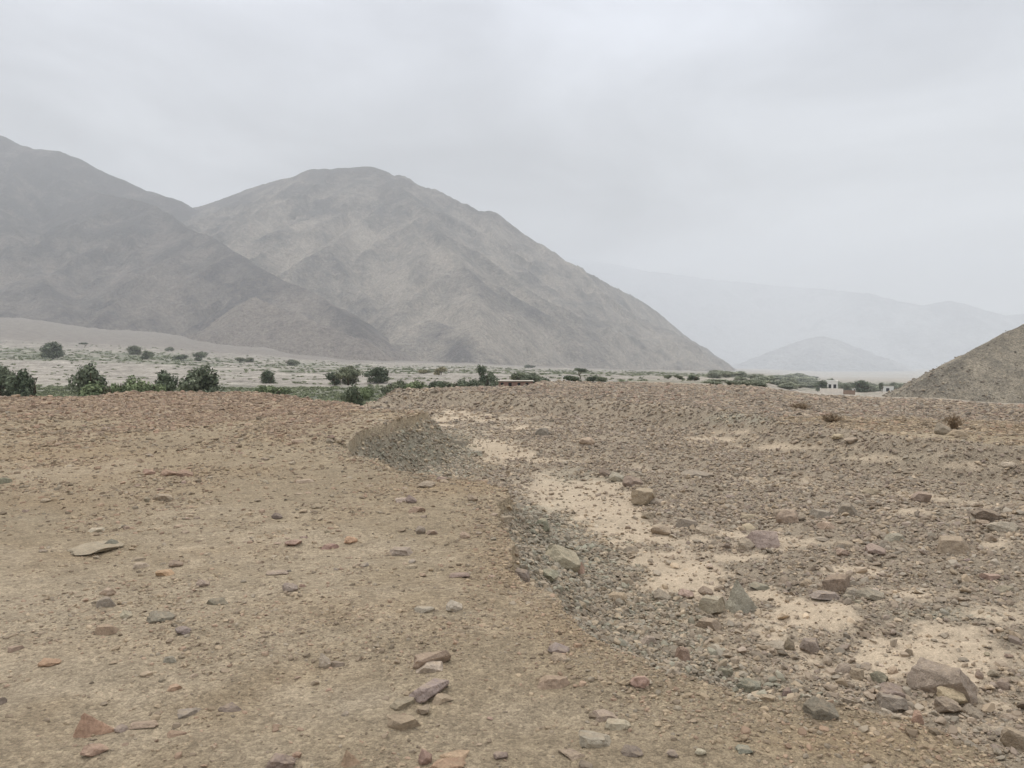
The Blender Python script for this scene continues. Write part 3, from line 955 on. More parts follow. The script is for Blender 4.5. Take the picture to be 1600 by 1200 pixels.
W1, DK, BR, GY_ = (1, 1, 1), (.8, .84, .82), (1.25, 1.32, 1.05), (1.15, 1.1, 1.05)
TREES = [
    ('tree', 'tree', 0, -22, 568, 26, 620, 'dense green tree cut by the left edge, beyond the terrace', 112, W1),
    ('tree', 'tree', 1, 16, 577, 53, 619, 'dark rounded tree just right of the tree at the left edge', 108, DK),
    ('tree', 'tree', 2, 119, 569, 163, 616, 'bright green tree with a darker crown top above the terrace edge', 110, W1),
    ('bush', 'bush', 1, 120, 590, 168, 618, 'olive bush at the foot of the bright green tree', 104, BR),
    ('bush', 'bush', 0, 158, 589, 184, 616, 'small olive bush right of the bright green tree', 106, BR),
    ('bush', 'bush', 2, 190, 586, 222, 614, 'light olive loose bush between two green trees', 107, BR),
    ('tree', 'tree', 3, 235, 578, 274, 612, 'dark green domed tree with a lighter bush on its left side', 114, DK),
    ('bush', 'bush', 3, 222, 590, 250, 613, 'light green bush leaning against the dark domed tree', 108, BR),
    ('tree', 'tree', 1, 290, 572, 346, 612, 'big dense round tree standing on its own by the terrace edge', 110, W1),
    ('tree', 'tree', 2, 408, 579, 429, 599, 'small dark round tree alone on the pale river gravel', None, DK),
    ('bush', 'bush', 0, 414, 597, 446, 613, 'low bright green bush below the small lone tree', 135, BR),
    ('bush', 'bush', 1, 398, 599, 416, 614, 'low bright green bush half hidden by the terrace edge', 130, BR),
    ('tree', 'tree', 0, 511, 581, 534, 602, 'short dark tree at the left end of the riverside clump', None, DK),
    ('tree', 'tree', 3, 528, 571, 563, 602, 'grey-green broad tree in the middle of the riverside clump', None, GY_),
    ('tree', 'tree', 1, 574, 573, 608, 599, 'dark round tree right of the riverside clump', None, DK),
    ('bush', 'bush', 2, 540, 600, 563, 620, 'dark domed bush in the notch between the two terraces', 88, DK),
    ('bush', 'bush', 3, 563, 599, 582, 611, 'small olive bush right of the dark notch bush', 120, BR),
    ('bush', 'bush', 0, 600, 591, 625, 612, 'grey-green hedge bush, leftmost above the middle terrace', 130, GY_),
    ('bush', 'bush', 1, 618, 590, 642, 612, 'grey-green hedge bush in the middle of the short hedge', 132, GY_),
    ('bush', 'bush', 2, 636, 593, 660, 611, 'pale ragged hedge bush at the right end of the short hedge', 128, BR),
    ('bush', 'bush', 3, 671, 589, 695, 610, 'dark bush starting the longer hedge', 140, DK),
    ('bush', 'bush', 0, 690, 591, 716, 609, 'second bush of the longer hedge, grey green', 142, GY_),
    ('bush', 'bush', 1, 710, 590, 738, 609, 'third bush of the longer hedge, grey green and round', 140, W1),
    ('bush', 'bush', 2, 732, 591, 757, 608, 'last bush of the longer hedge beneath the tall tree', 138, W1),
    ('tree', 'tall', 0, 741, 570, 764, 604, 'tall narrow tree standing above the long hedge', 150, DK),
    ('tree', 'tree', 2, 754, 581, 777, 604, 'rounded tree joined to the right of the tall narrow tree', 148, W1),
    ('tree', 'tree', 0, 799, 582, 824, 603, 'grey-green tree behind the long low building', 200, GY_),
    ('tree', 'tree', 3, 815, 583, 846, 603, 'darker wide tree behind the right end of the low building', 200, W1),
    ('bush', 'bush', 1, 836, 588, 865, 605, 'bush right of the low building', 185, DK),
    ('tree', 'umbrella', 0, 896, 575, 917, 592, 'umbrella-shaped tree with a bare trunk on the pale plain', None, DK),
    ('bush', 'bush', 2, 881, 586, 904, 598, 'dark bush left below the umbrella-shaped tree', None, DK),
    ('bush', 'bush', 3, 918, 585, 934, 597, 'square dark bush right of the umbrella-shaped tree', None, DK),
    ('bush', 'bush', 0, 932, 586, 946, 597, 'lighter small bush at the far right of the umbrella tree group', None, GY_),
    ('tree', 'tree', 1, 69, 534, 99, 560, 'large dark tree alone on the far bank of the river', None, DK),
    ('tree', 'umbrella', 1, 124, 535, 137, 543, 'tiny flat-topped tree at the foot of the left mountain', None, DK),
    ('tree', 'tree', 2, 200, 540, 221, 553, 'wide grey tree on the far bank in front of the fan', None, GY_),
    ('tree', 'tree', 3, 221, 548, 238, 562, 'round green tree on the far bank beside the wide grey tree', None, W1),
    ('bush', 'bush', 1, 259, 541, 272, 549, 'tiny grey bush at the edge of the fan', None, GY_),
    ('bush', 'bush', 2, 275, 553, 291, 563, 'small dark bush on the far bank', None, DK),
    ('tree', 'tree', 0, 304, 549, 322, 564, 'pointed green tree on the far bank', None, W1),
    ('bush', 'bush', 3, 369, 556, 381, 566, 'left one of two small twin bushes on the far bank', None, GY_),
    ('bush', 'bush', 0, 382, 556, 394, 566, 'right one of two small twin bushes on the far bank', None, GY_),
    ('bush', 'bush', 1, 448, 560, 470, 571, 'grey flat bush on the far river flat', None, GY_),
    ('bush', 'bush', 2, 680, 572, 697, 586, 'brownish thorny bush standing on the pale river gravel', None, (1.5, 1.2, 1.05)),
    ('bush', 'bush', 3, 654, 576, 672, 584, 'brownish low bush left of the thorny one', None, (1.5, 1.2, 1.05)),
    ('bush', 'bush', 0, 822, 568, 834, 575, 'single dark bush at the foot of the broad mountain', None, DK),
    ('bush', 'bush', 1, 1074, 585, 1091, 595, 'dark bush on the pale flat in the middle distance', None, DK),
    ('bush', 'bush', 2, 1054, 585, 1066, 593, 'small grey bush left of the dark one on the pale flat', None, GY_),
    ('bush', 'bush', 3, 1038, 584, 1050, 592, 'first small grey bush on the pale flat', None, GY_),
    ('tree', 'tall', 1, 1372, 598, 1383, 614, 'narrow dark tree among the white far buildings', None, DK),
    ('tree', 'tree', 2, 1334, 594, 1358, 613, 'widest dark tree right of the white house', None, DK),
    ('tree', 'tree', 1, 1276, 594, 1293, 612, 'dark tree touching the left side of the white house', None, DK),
]
for nm, kd, v, x0, y0, x1, y1, lab, Yd, tint in TREES:
    plant_px(nm if nm == 'bush' else 'tree', kd, v, x0, y0, x1, y1, lab, nm, Yd, None, tint)

g = random.Random(77)
BELT_L = 'green tree in the hazy belt of trees left of the white house'
BELT_R = 'dark tree in the hazy belt between the white house and the right hillside'
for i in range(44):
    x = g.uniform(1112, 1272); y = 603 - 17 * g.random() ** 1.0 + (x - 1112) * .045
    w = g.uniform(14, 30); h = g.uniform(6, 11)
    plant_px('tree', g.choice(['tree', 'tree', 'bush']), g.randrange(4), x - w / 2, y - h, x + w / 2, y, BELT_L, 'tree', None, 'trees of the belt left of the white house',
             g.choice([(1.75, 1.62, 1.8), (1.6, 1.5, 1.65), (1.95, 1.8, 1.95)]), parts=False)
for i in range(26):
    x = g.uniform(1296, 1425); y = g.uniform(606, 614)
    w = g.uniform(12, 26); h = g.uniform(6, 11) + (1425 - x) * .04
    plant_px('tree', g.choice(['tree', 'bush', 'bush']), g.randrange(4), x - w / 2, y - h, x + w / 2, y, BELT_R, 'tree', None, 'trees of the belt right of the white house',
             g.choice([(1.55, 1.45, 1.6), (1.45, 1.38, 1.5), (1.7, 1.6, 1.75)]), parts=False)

# low scrub on the river plain: nobody could count it
def points_mesh(name, P, attrs):
    me = bpy.data.meshes.new(name)
    me.vertices.add(len(P)); me.vertices.foreach_set('co', P.astype(np.float32).ravel())
    for k, (t, v) in attrs.items():
        a = me.attributes.new(k, t, 'POINT')
        v = np.asarray(v)
        if t == 'FLOAT_COLOR':
            a.data.foreach_set('color', np.concatenate([v, np.ones((len(v), 1))], 1).astype(np.float32).ravel())
        elif t == 'FLOAT_VECTOR':
            a.data.foreach_set('vector', v.astype(np.float32).ravel())
        else:
            a.data.foreach_set('value', v.astype(np.int32 if t == 'INT' else np.float32).ravel())
    return me


def scatter_group(name, coll):
    t = bpy.data.node_groups.new(name, 'GeometryNodeTree')
    t.interface.new_socket('Geometry', in_out='INPUT', socket_type='NodeSocketGeometry')
    t.interface.new_socket('Geometry', in_out='OUTPUT', socket_type='NodeSocketGeometry')
    n, l = t.nodes, t.links
    gi = n.new('NodeGroupInput'); go = n.new('NodeGroupOutput')
    ci = n.new('GeometryNodeCollectionInfo')
    ci.inputs['Collection'].default_value = coll
    ci.inputs['Separate Children'].default_value = True
    ci.inputs['Reset Children'].default_value = True
    ip = n.new('GeometryNodeInstanceOnPoints')
    ip.inputs['Pick Instance'].default_value = True

    def na(nm, ty):
        a = n.new('GeometryNodeInputNamedAttribute'); a.data_type = ty
        a.inputs['Name'].default_value = nm
        return a.outputs['Attribute']
    l.new(gi.outputs[0], ip.inputs['Points'])
    l.new(ci.outputs[0], ip.inputs['Instance'])
    l.new(na('pick', 'INT'), ip.inputs['Instance Index'])
    er = n.new('FunctionNodeEulerToRotation')
    l.new(na('turn', 'FLOAT_VECTOR'), er.inputs[0])
    l.new(er.outputs[0], ip.inputs['Rotation'])
    l.new(na('size', 'FLOAT_VECTOR'), ip.inputs['Scale'])
    l.new(ip.outputs[0], go.inputs[0])
    return t


def scatter(name, P, pick, turn, size, tint, coll, label, cat):
    me = points_mesh(name, P, {'pick': ('INT', pick), 'turn': ('FLOAT_VECTOR', turn), 'size': ('FLOAT_VECTOR', size), 'tint': ('FLOAT_COLOR', tint)})
    o = link(name, me)
    md = o.modifiers.new('scatter', 'NODES')
    md.node_group = scatter_group(name, coll)
    return tag(o, label, cat, kind='stuff')


scrub_c = bpy.data.collections.new('scrub_sources')
for v in range(4):
    Lb = [(g.uniform(-.3, .3), g.uniform(-.3, .3), g.uniform(.15, .5), .3, .3, .3) for _ in range(5)]
    cm = crown_mesh('scrub', Lb, 110, .22, 500 + v, G0, G1)
    sm_ = leaf_mat('scrub_leaf') if v == 0 else sm_
    if v == 0:
        nt = sm_.node_tree
        ins_a = nt.nodes.new('ShaderNodeAttribute'); ins_a.attribute_type = 'INSTANCER'; ins_a.attribute_name = 'tint'
        mm = [q for q in nt.nodes if q.type == 'VECT_MATH'][0]
        nt.links.new(ins_a.outputs['Color'], mm.inputs[1])
    cm.materials.append(sm_)
    so = bpy.data.objects.new('scrub_%d' % v, cm); scrub_c.objects.link(so)

n = 26000
Yq = np.exp(NR.uniform(math.log(75), math.log(1100), n))
Xq = Yq * NR.uniform(-.72, .30, n)
gq = ground_color(Xq, Yq)[0]
lum = gq.mean(1)
keepq = (lum < .205) & (np.hypot(Xq, Yq) > 75)
keepq |= (NR.random(n) < .03)
pxq, pyq = project(Xq, Yq, H(Xq, Yq, False))
keepq &= ~((pxq > 780) & (Yq < 170)) & (NR.random(n) < .75)
Xq, Yq = Xq[keepq], Yq[keepq]
Zq = H(Xq, Yq)
nq = len(Xq)
sz = NR.uniform(.5, 1.0, nq) * np.clip(.5 + Yq * .0028, .6, 2.4)
scatter('scrub', np.stack([Xq, Yq, Zq - .05], 1), NR.integers(0, 4, nq), np.stack([np.zeros(nq), np.zeros(nq), NR.uniform(0, 6.28, nq)], 1),
        np.stack([sz * 1.6, sz * 1.6, sz * .75], 1), NR.uniform(1.0, 1.7, (nq, 1)) * np.array([[1.1, 1.06, 1.0]]), scrub_c, 'low grey-green scrub growing in bands on the river plain', 'scrub')

# ------------------------------------------------------------------ buildings
def boxes(name, B, mat, parent=None):
    bm = bmesh.new()
    for (x0, x1, y0, y1, z0, z1) in B:
        r_ = bmesh.ops.create_cube(bm, size=1)
        for v in r_['verts']:
            v.co = Vector((x0 + (v.co.x + .5) * (x1 - x0), y0 + (v.co.y + .5) * (y1 - y0), z0 + (v.co.z + .5) * (z1 - z0)))
    me = bpy.data.meshes.new(name); bm.to_mesh(me); bm.free()
    return link(name, me, mat, parent)


M_WHITE = plain_mat('white_render', srgb(228, 226, 220), .06, 1.2)
M_ADOBE = plain_mat('pale_adobe', srgb(230, 221, 210), .12, .8)
M_BROWNW = plain_mat('brown_adobe', srgb(142, 120, 104), .12, .8)
M_PINKW = plain_mat('pinkish_mud_wall', srgb(150, 118, 104), .14, .8)
M_ROOF = plain_mat('pale_roof_sheet', srgb(196, 186, 172), .08, .8)
M_HOLE = plain_mat('dark_opening', srgb(34, 33, 33), .1, 1)


def place(name, px, Y, label, cat, sink=.1):
    u = px_u(px, 600)
    z = float(H(np.array([u * Y]), np.array([Y]))[0])
    r_ = bpy.data.objects.new(name, None); COL.objects.link(r_)
    r_.location = (u * Y, Y, z - sink)
    r_.rotation_euler = (0, 0, -math.atan(u))
    return tag(r_, label, cat), z


def wall_with_openings(w, h, t, holes):
    """front wall boxes around rectangular openings (x0, x1, z0, z1), left to right"""
    B = []; x = -w / 2
    for (a, b, c, d) in holes:
        B.append((x, a, 0, t, 0, h))
        if c > 0: B.append((a, b, .004, t - .004, 0, c))
        B.append((a, b, .004, t - .004, d, h))
        x = b
    B.append((x, w / 2, 0, t, 0, h))
    return B


# white two-windowed house
b, z = place('house', 1300, 470, 'small white flat-roofed house with two dark windows in the tree belt', 'house')
w = 17 / F * 470; top = zpix(595.5, 470) - z + .1
hz = [(-w * .30, -w * .06, top * .45, top * .75), (w * .12, w * .36, top * .45, top * .75)]
boxes('wall', wall_with_openings(w, top, .3, hz) + [(-w / 2, -w / 2 + .3, .3, 5, 0, top), (w / 2 - .3, w / 2, .3, 5, 0, top), (-w / 2, w / 2, 5, 5.3, 0, top)], M_WHITE, b)
boxes('roof', [(-w / 2 - .1, w / 2 + .1, -.1, 5.4, top, top + .25)], M_WHITE, b)
for q in hz:
    fr = boxes('window', [(q[0], q[1], .16, .2, q[2], q[3])], M_HOLE, b)
    boxes('sill', [(q[0] - .1, q[1] + .1, -.08, .14, q[2] - .1, q[2])], M_WHITE, fr)
# pale perimeter wall in front, with a brown stretch
b, z = place('wall', 1308, 418, 'pale adobe compound wall with a brown stretch in front of the white house', 'wall', .4)
wl_, wr = (1283 - 1308) / F * 418, (1317 - 1308) / F * 418; we = (1334 - 1308) / F * 418
tp = zpix(607.5, 418) - z + .4
bx = boxes('wall_panel', [(wl_, wr, 0, .35, 0, tp), (wl_, wl_ + .35, .35, 9, 0, tp)], M_ADOBE, b)
bx2 = boxes('wall_panel', [(wr, we, .02, .35, 0, tp * .82)], M_BROWNW, b); bx2['label'] = 'lower brown wall stretch'
boxes('coping', [(wl_ - .06, wr + .06, -.06, .41, tp, tp + .12)], M_ADOBE, b)
# long low building beyond the terrace edge
b, z = place('shed', 804, 175, 'long low pinkish building with a pale flat roof and four openings', 'building')
w = 57 / F * 175; tp = zpix(595.8, 175) - z + .1
ho = [(-w * .38, -w * .30, tp * .30, tp * .82), (-w * .17, -w * .08, tp * .30, tp * .82), (w * .08, w * .16, tp * .30, tp * .82), (w * .30, w * .38, tp * .3, tp * .82)]
boxes('wall', wall_with_openings(w, tp, .25, ho) + [(-w / 2, -w / 2 + .25, .25, 3.6, 0, tp), (w / 2 - .25, w / 2, .25, 3.6, 0, tp), (-w / 2, w / 2, 3.6, 3.85, 0, tp)], M_PINKW, b)
boxes('roof', [(-w / 2 - .25, w / 2 + .2, -.35, 4.1, tp + .002, tp + .14)], M_ROOF, b)
for q in ho:
    boxes('window', [(q[0], q[1], .14, .18, q[2], q[3])], M_HOLE, b)
b, z = place('wall', 765, 172, 'short grey-green adobe wall left of the long low building', 'wall')
tp = zpix(599.5, 172) - z + .1
boxes('wall_panel', [(-1.5, 1.5, 0, .3, 0, tp)], M_ADOBE, b)
boxes('coping', [(-1.55, 1.55, -.05, .35, tp, tp + .08)], M_ADOBE, b)
for px, Y, wpx, ytop, lab in ((1387, 560, 17, 603.5, 'low white shed among the far trees near the hillside'), (1401, 590, 7, 604.5, 'tiny white hut right of the low white shed'),
                              (1335, 520, 6, 606.5, 'tiny white hut right of the compound wall'), (882, 330, 6, 593, 'tiny pale hut beside the bush on the plain')):
    b, z = place('shed' if wpx > 10 else 'hut', px, Y, lab, 'building')
    w = wpx / F * Y; tp = max(zpix(ytop, Y) - z, 1.2)
    boxes('wall', wall_with_openings(w, tp, .25, [(-w * .12, w * .14, .02, tp * .75)]) + [(-w / 2, -w / 2 + .25, .25, 3, 0, tp), (w / 2 - .25, w / 2, .25, 3, 0, tp), (-w / 2, w / 2, 3, 3.25, 0, tp)], M_WHITE, b)
    boxes('roof', [(-w / 2 - .1, w / 2 + .1, -.1, 3.35, tp + .002, tp + .15)], M_ROOF, b)
    boxes('door', [(-w * .12, w * .14, .12, .18, 0, tp * .75)], M_HOLE, b)

# dry bushes on the stony field
def dry_bush(px, py, wpx, hpx, seed, label):
    p = hit(px, py)
    gg = random.Random(seed); bm = bmesh.new()
    wd = wpx / F * p[1]; ht = hpx / F * p[1]
    for i in range(70):
        a = gg.uniform(0, 6.28); rr_ = gg.random() ** .6
        tip = Vector((math.cos(a) * rr_ * wd / 2, math.sin(a) * rr_ * wd / 2, ht * gg.uniform(.45, 1) * (1 - .4 * rr_ * rr_)))
        mid_ = tip * .5 + Vector((gg.uniform(-.1, .1) * wd, gg.uniform(-.1, .1) * wd, .1 * ht))
        tube(bm, [(gg.uniform(-.03, .03), gg.uniform(-.03, .03), -.03), mid_, tip], [.011, .008, .004], 4)
        for j in range(3):
            b_ = mid_.lerp(tip, gg.random())
            tube(bm, [b_, b_ + Vector((gg.uniform(-1, 1), gg.uniform(-1, 1), gg.uniform(0, 1))) * wd * .16], [.006, .003], 3)
    me = bpy.data.meshes.new('dry_bush'); bm.to_mesh(me); bm.free()
    o = link('dry_bush', me, M_TWIG); o.location = p
    return tag(o, label, 'bush')


dry_bush(1490, 672, 30, 26, 1, 'dry brown bush behind the dark rock on the right-hand field')
dry_bush(1300, 662, 34, 17, 2, 'dry brown bush on top of the cut bank beyond the side channel')
dry_bush(1250, 641, 34, 9, 3, 'flat dead bush far out on the brown field')

# ------------------------------------------------------------------ stones
TINT = dict(b=(122, 106, 93), g=(132, 126, 116), e=(130, 132, 118), p=(124, 109, 104), r=(146, 106, 88), s=(176, 120, 97), o=(190, 142, 108),
            t=(164, 144, 120), w=(184, 174, 156), d=(88, 80, 74), k=(152, 120, 104), v=(92, 98, 88))


def ico(sub):
    bm = bmesh.new(); bmesh.ops.create_icosphere(bm, subdivisions=sub, radius=1.0)
    bm.verts.ensure_lookup_table()
    V = np.array([v.co[:] for v in bm.verts]); Fc = [[v.index for v in f.verts] for f in bm.faces]
    bm.free()
    return V, Fc


ICO = {k: ico(k) for k in (1, 2, 3, 4)}


def stone_mesh(name, kind, seed, sub=3, mat=None, rough=.05):
    g = np.random.default_rng(seed)
    V, Fc = ICO[sub]; V = V.copy()
    P = []

    def add(nv, d):
        nv = np.array(nv, float); P.append((nv / np.linalg.norm(nv), d))
    if kind == 'pyramid':
        pass
    elif kind == 'slab':
        add([.08, -.05, 1], .34); add([-.05, .1, -1], .4)
        for i in range(5):
            a = i * 1.257 + g.uniform(-.4, .4); add([math.cos(a), math.sin(a), g.uniform(.1, .75)], g.uniform(.48, .82))
        for i in range(4):
            add(g.normal(size=3) + np.array([0, 0, .7]), g.uniform(.36, .5))
    elif kind == 'log':
        for i in range(7):
            a = i * .9 + g.uniform(-.2, .2); add([g.uniform(-.22, .22), math.cos(a), math.sin(a)], g.uniform(.42, .6))
        add([1, .2, .5], .78); add([-1, .1, .2], .85)
    elif kind == 'wedge':
        add([.55, -.25, .8], .28); add([-.5, -.5, .65], .5); add([0, .9, .4], .55)
        for i in range(5):
            a = i * 1.257 + g.uniform(-.3, .3); add([math.cos(a), math.sin(a), g.uniform(-.1, .4)], g.uniform(.6, .8))
    elif kind == 'block':
        q = g.uniform(-.15, .15, (6, 3))
        for i, nv in enumerate(([1, 0, 0], [-1, 0, 0], [0, 1, 0], [0, -1, 0], [0, 0, 1], [0, 0, -1])):
            add(np.array(nv) + 1.6 * q[i] + (np.array([0, 0, .28]) if i < 4 else 0), g.uniform(.46, .7))
        for i in range(8):
            add(g.normal(size=3) + np.array([0, 0, .4]), g.uniform(.56, .78))
    else:
        for i in range(13):
            add(g.normal(size=3), g.uniform(.55, .82))
    if kind == 'pyramid':                      # four leaning sides that meet in a point
        D_ = V / np.linalg.norm(V, axis=1, keepdims=True)
        rad = np.full(len(D_), 1e3)
        for a, s_, dd in ((0.4, .50, .30), (2.4, .42, .34), (3.6, .55, .32), (5.0, .50, .30), (0, -9, .35)):
            nn = np.array([math.cos(a), math.sin(a), s_]) if s_ > 0 else np.array([0, 0, -1.0])
            nn = nn / np.linalg.norm(nn)
            q_ = D_ @ nn
            rad = np.where(q_ > 1e-3, np.minimum(rad, dd / np.maximum(q_, 1e-3)), rad)
        V = D_ * np.minimum(rad, .95)[:, None]
    for nv, d in P:
        e = V @ nv - d
        V = V - np.maximum(e, 0)[:, None] * nv[None]
    if rough:
        fr = 2.2
        n_ = gnoise(V[:, 0] * fr + seed, V[:, 1] * fr + V[:, 2] * 1.7, seed) + .5 * gnoise(V[:, 2] * 5 + seed, V[:, 0] * 5 + V[:, 1] * 3.1, seed + 1)
        V = V * (1 + rough * n_[:, None])
    if kind == 'pyramid':
        zn = (V[:, 2] - V[:, 2].min()) / (V[:, 2].max() - V[:, 2].min())
        V[:, 0] -= .22 * zn
    lo, hi = V.min(0), V.max(0)
    V = (V - (lo + hi) / 2) / (hi - lo)
    V[:, 2] += .5
    me = bpy.data.meshes.new(name)
    me.from_pydata(V.tolist(), [], Fc); me.update()
    if mat: me.materials.append(mat)
    return me


def put_stone(name, me, p, w, d, h, rz, tint, label, group=None, sink=.25, tilt=(0, 0)):
    o = bpy.data.objects.new(name, me); COL.objects.link(o)
    o.location = (p[0], p[1], p[2] - sink * h)
    o.rotation_euler = (tilt[0], tilt[1], rz)
    o.scale = (w, d, h)
    o.color = (*tint, 1)
    return tag(o, label, 'rock' if name != 'boulder' else 'boulder', group)


def tone(code, g):
    c = TINT[code]
    k = g.uniform(1.0, 1.16)
    m_ = (150, 137, 120)
    f = .40
    return srgb(*[min(255, max(0, (q * f + r_ * (1 - f)) * k + g.uniform(-3, 3))) for q, r_ in zip(c, m_)])


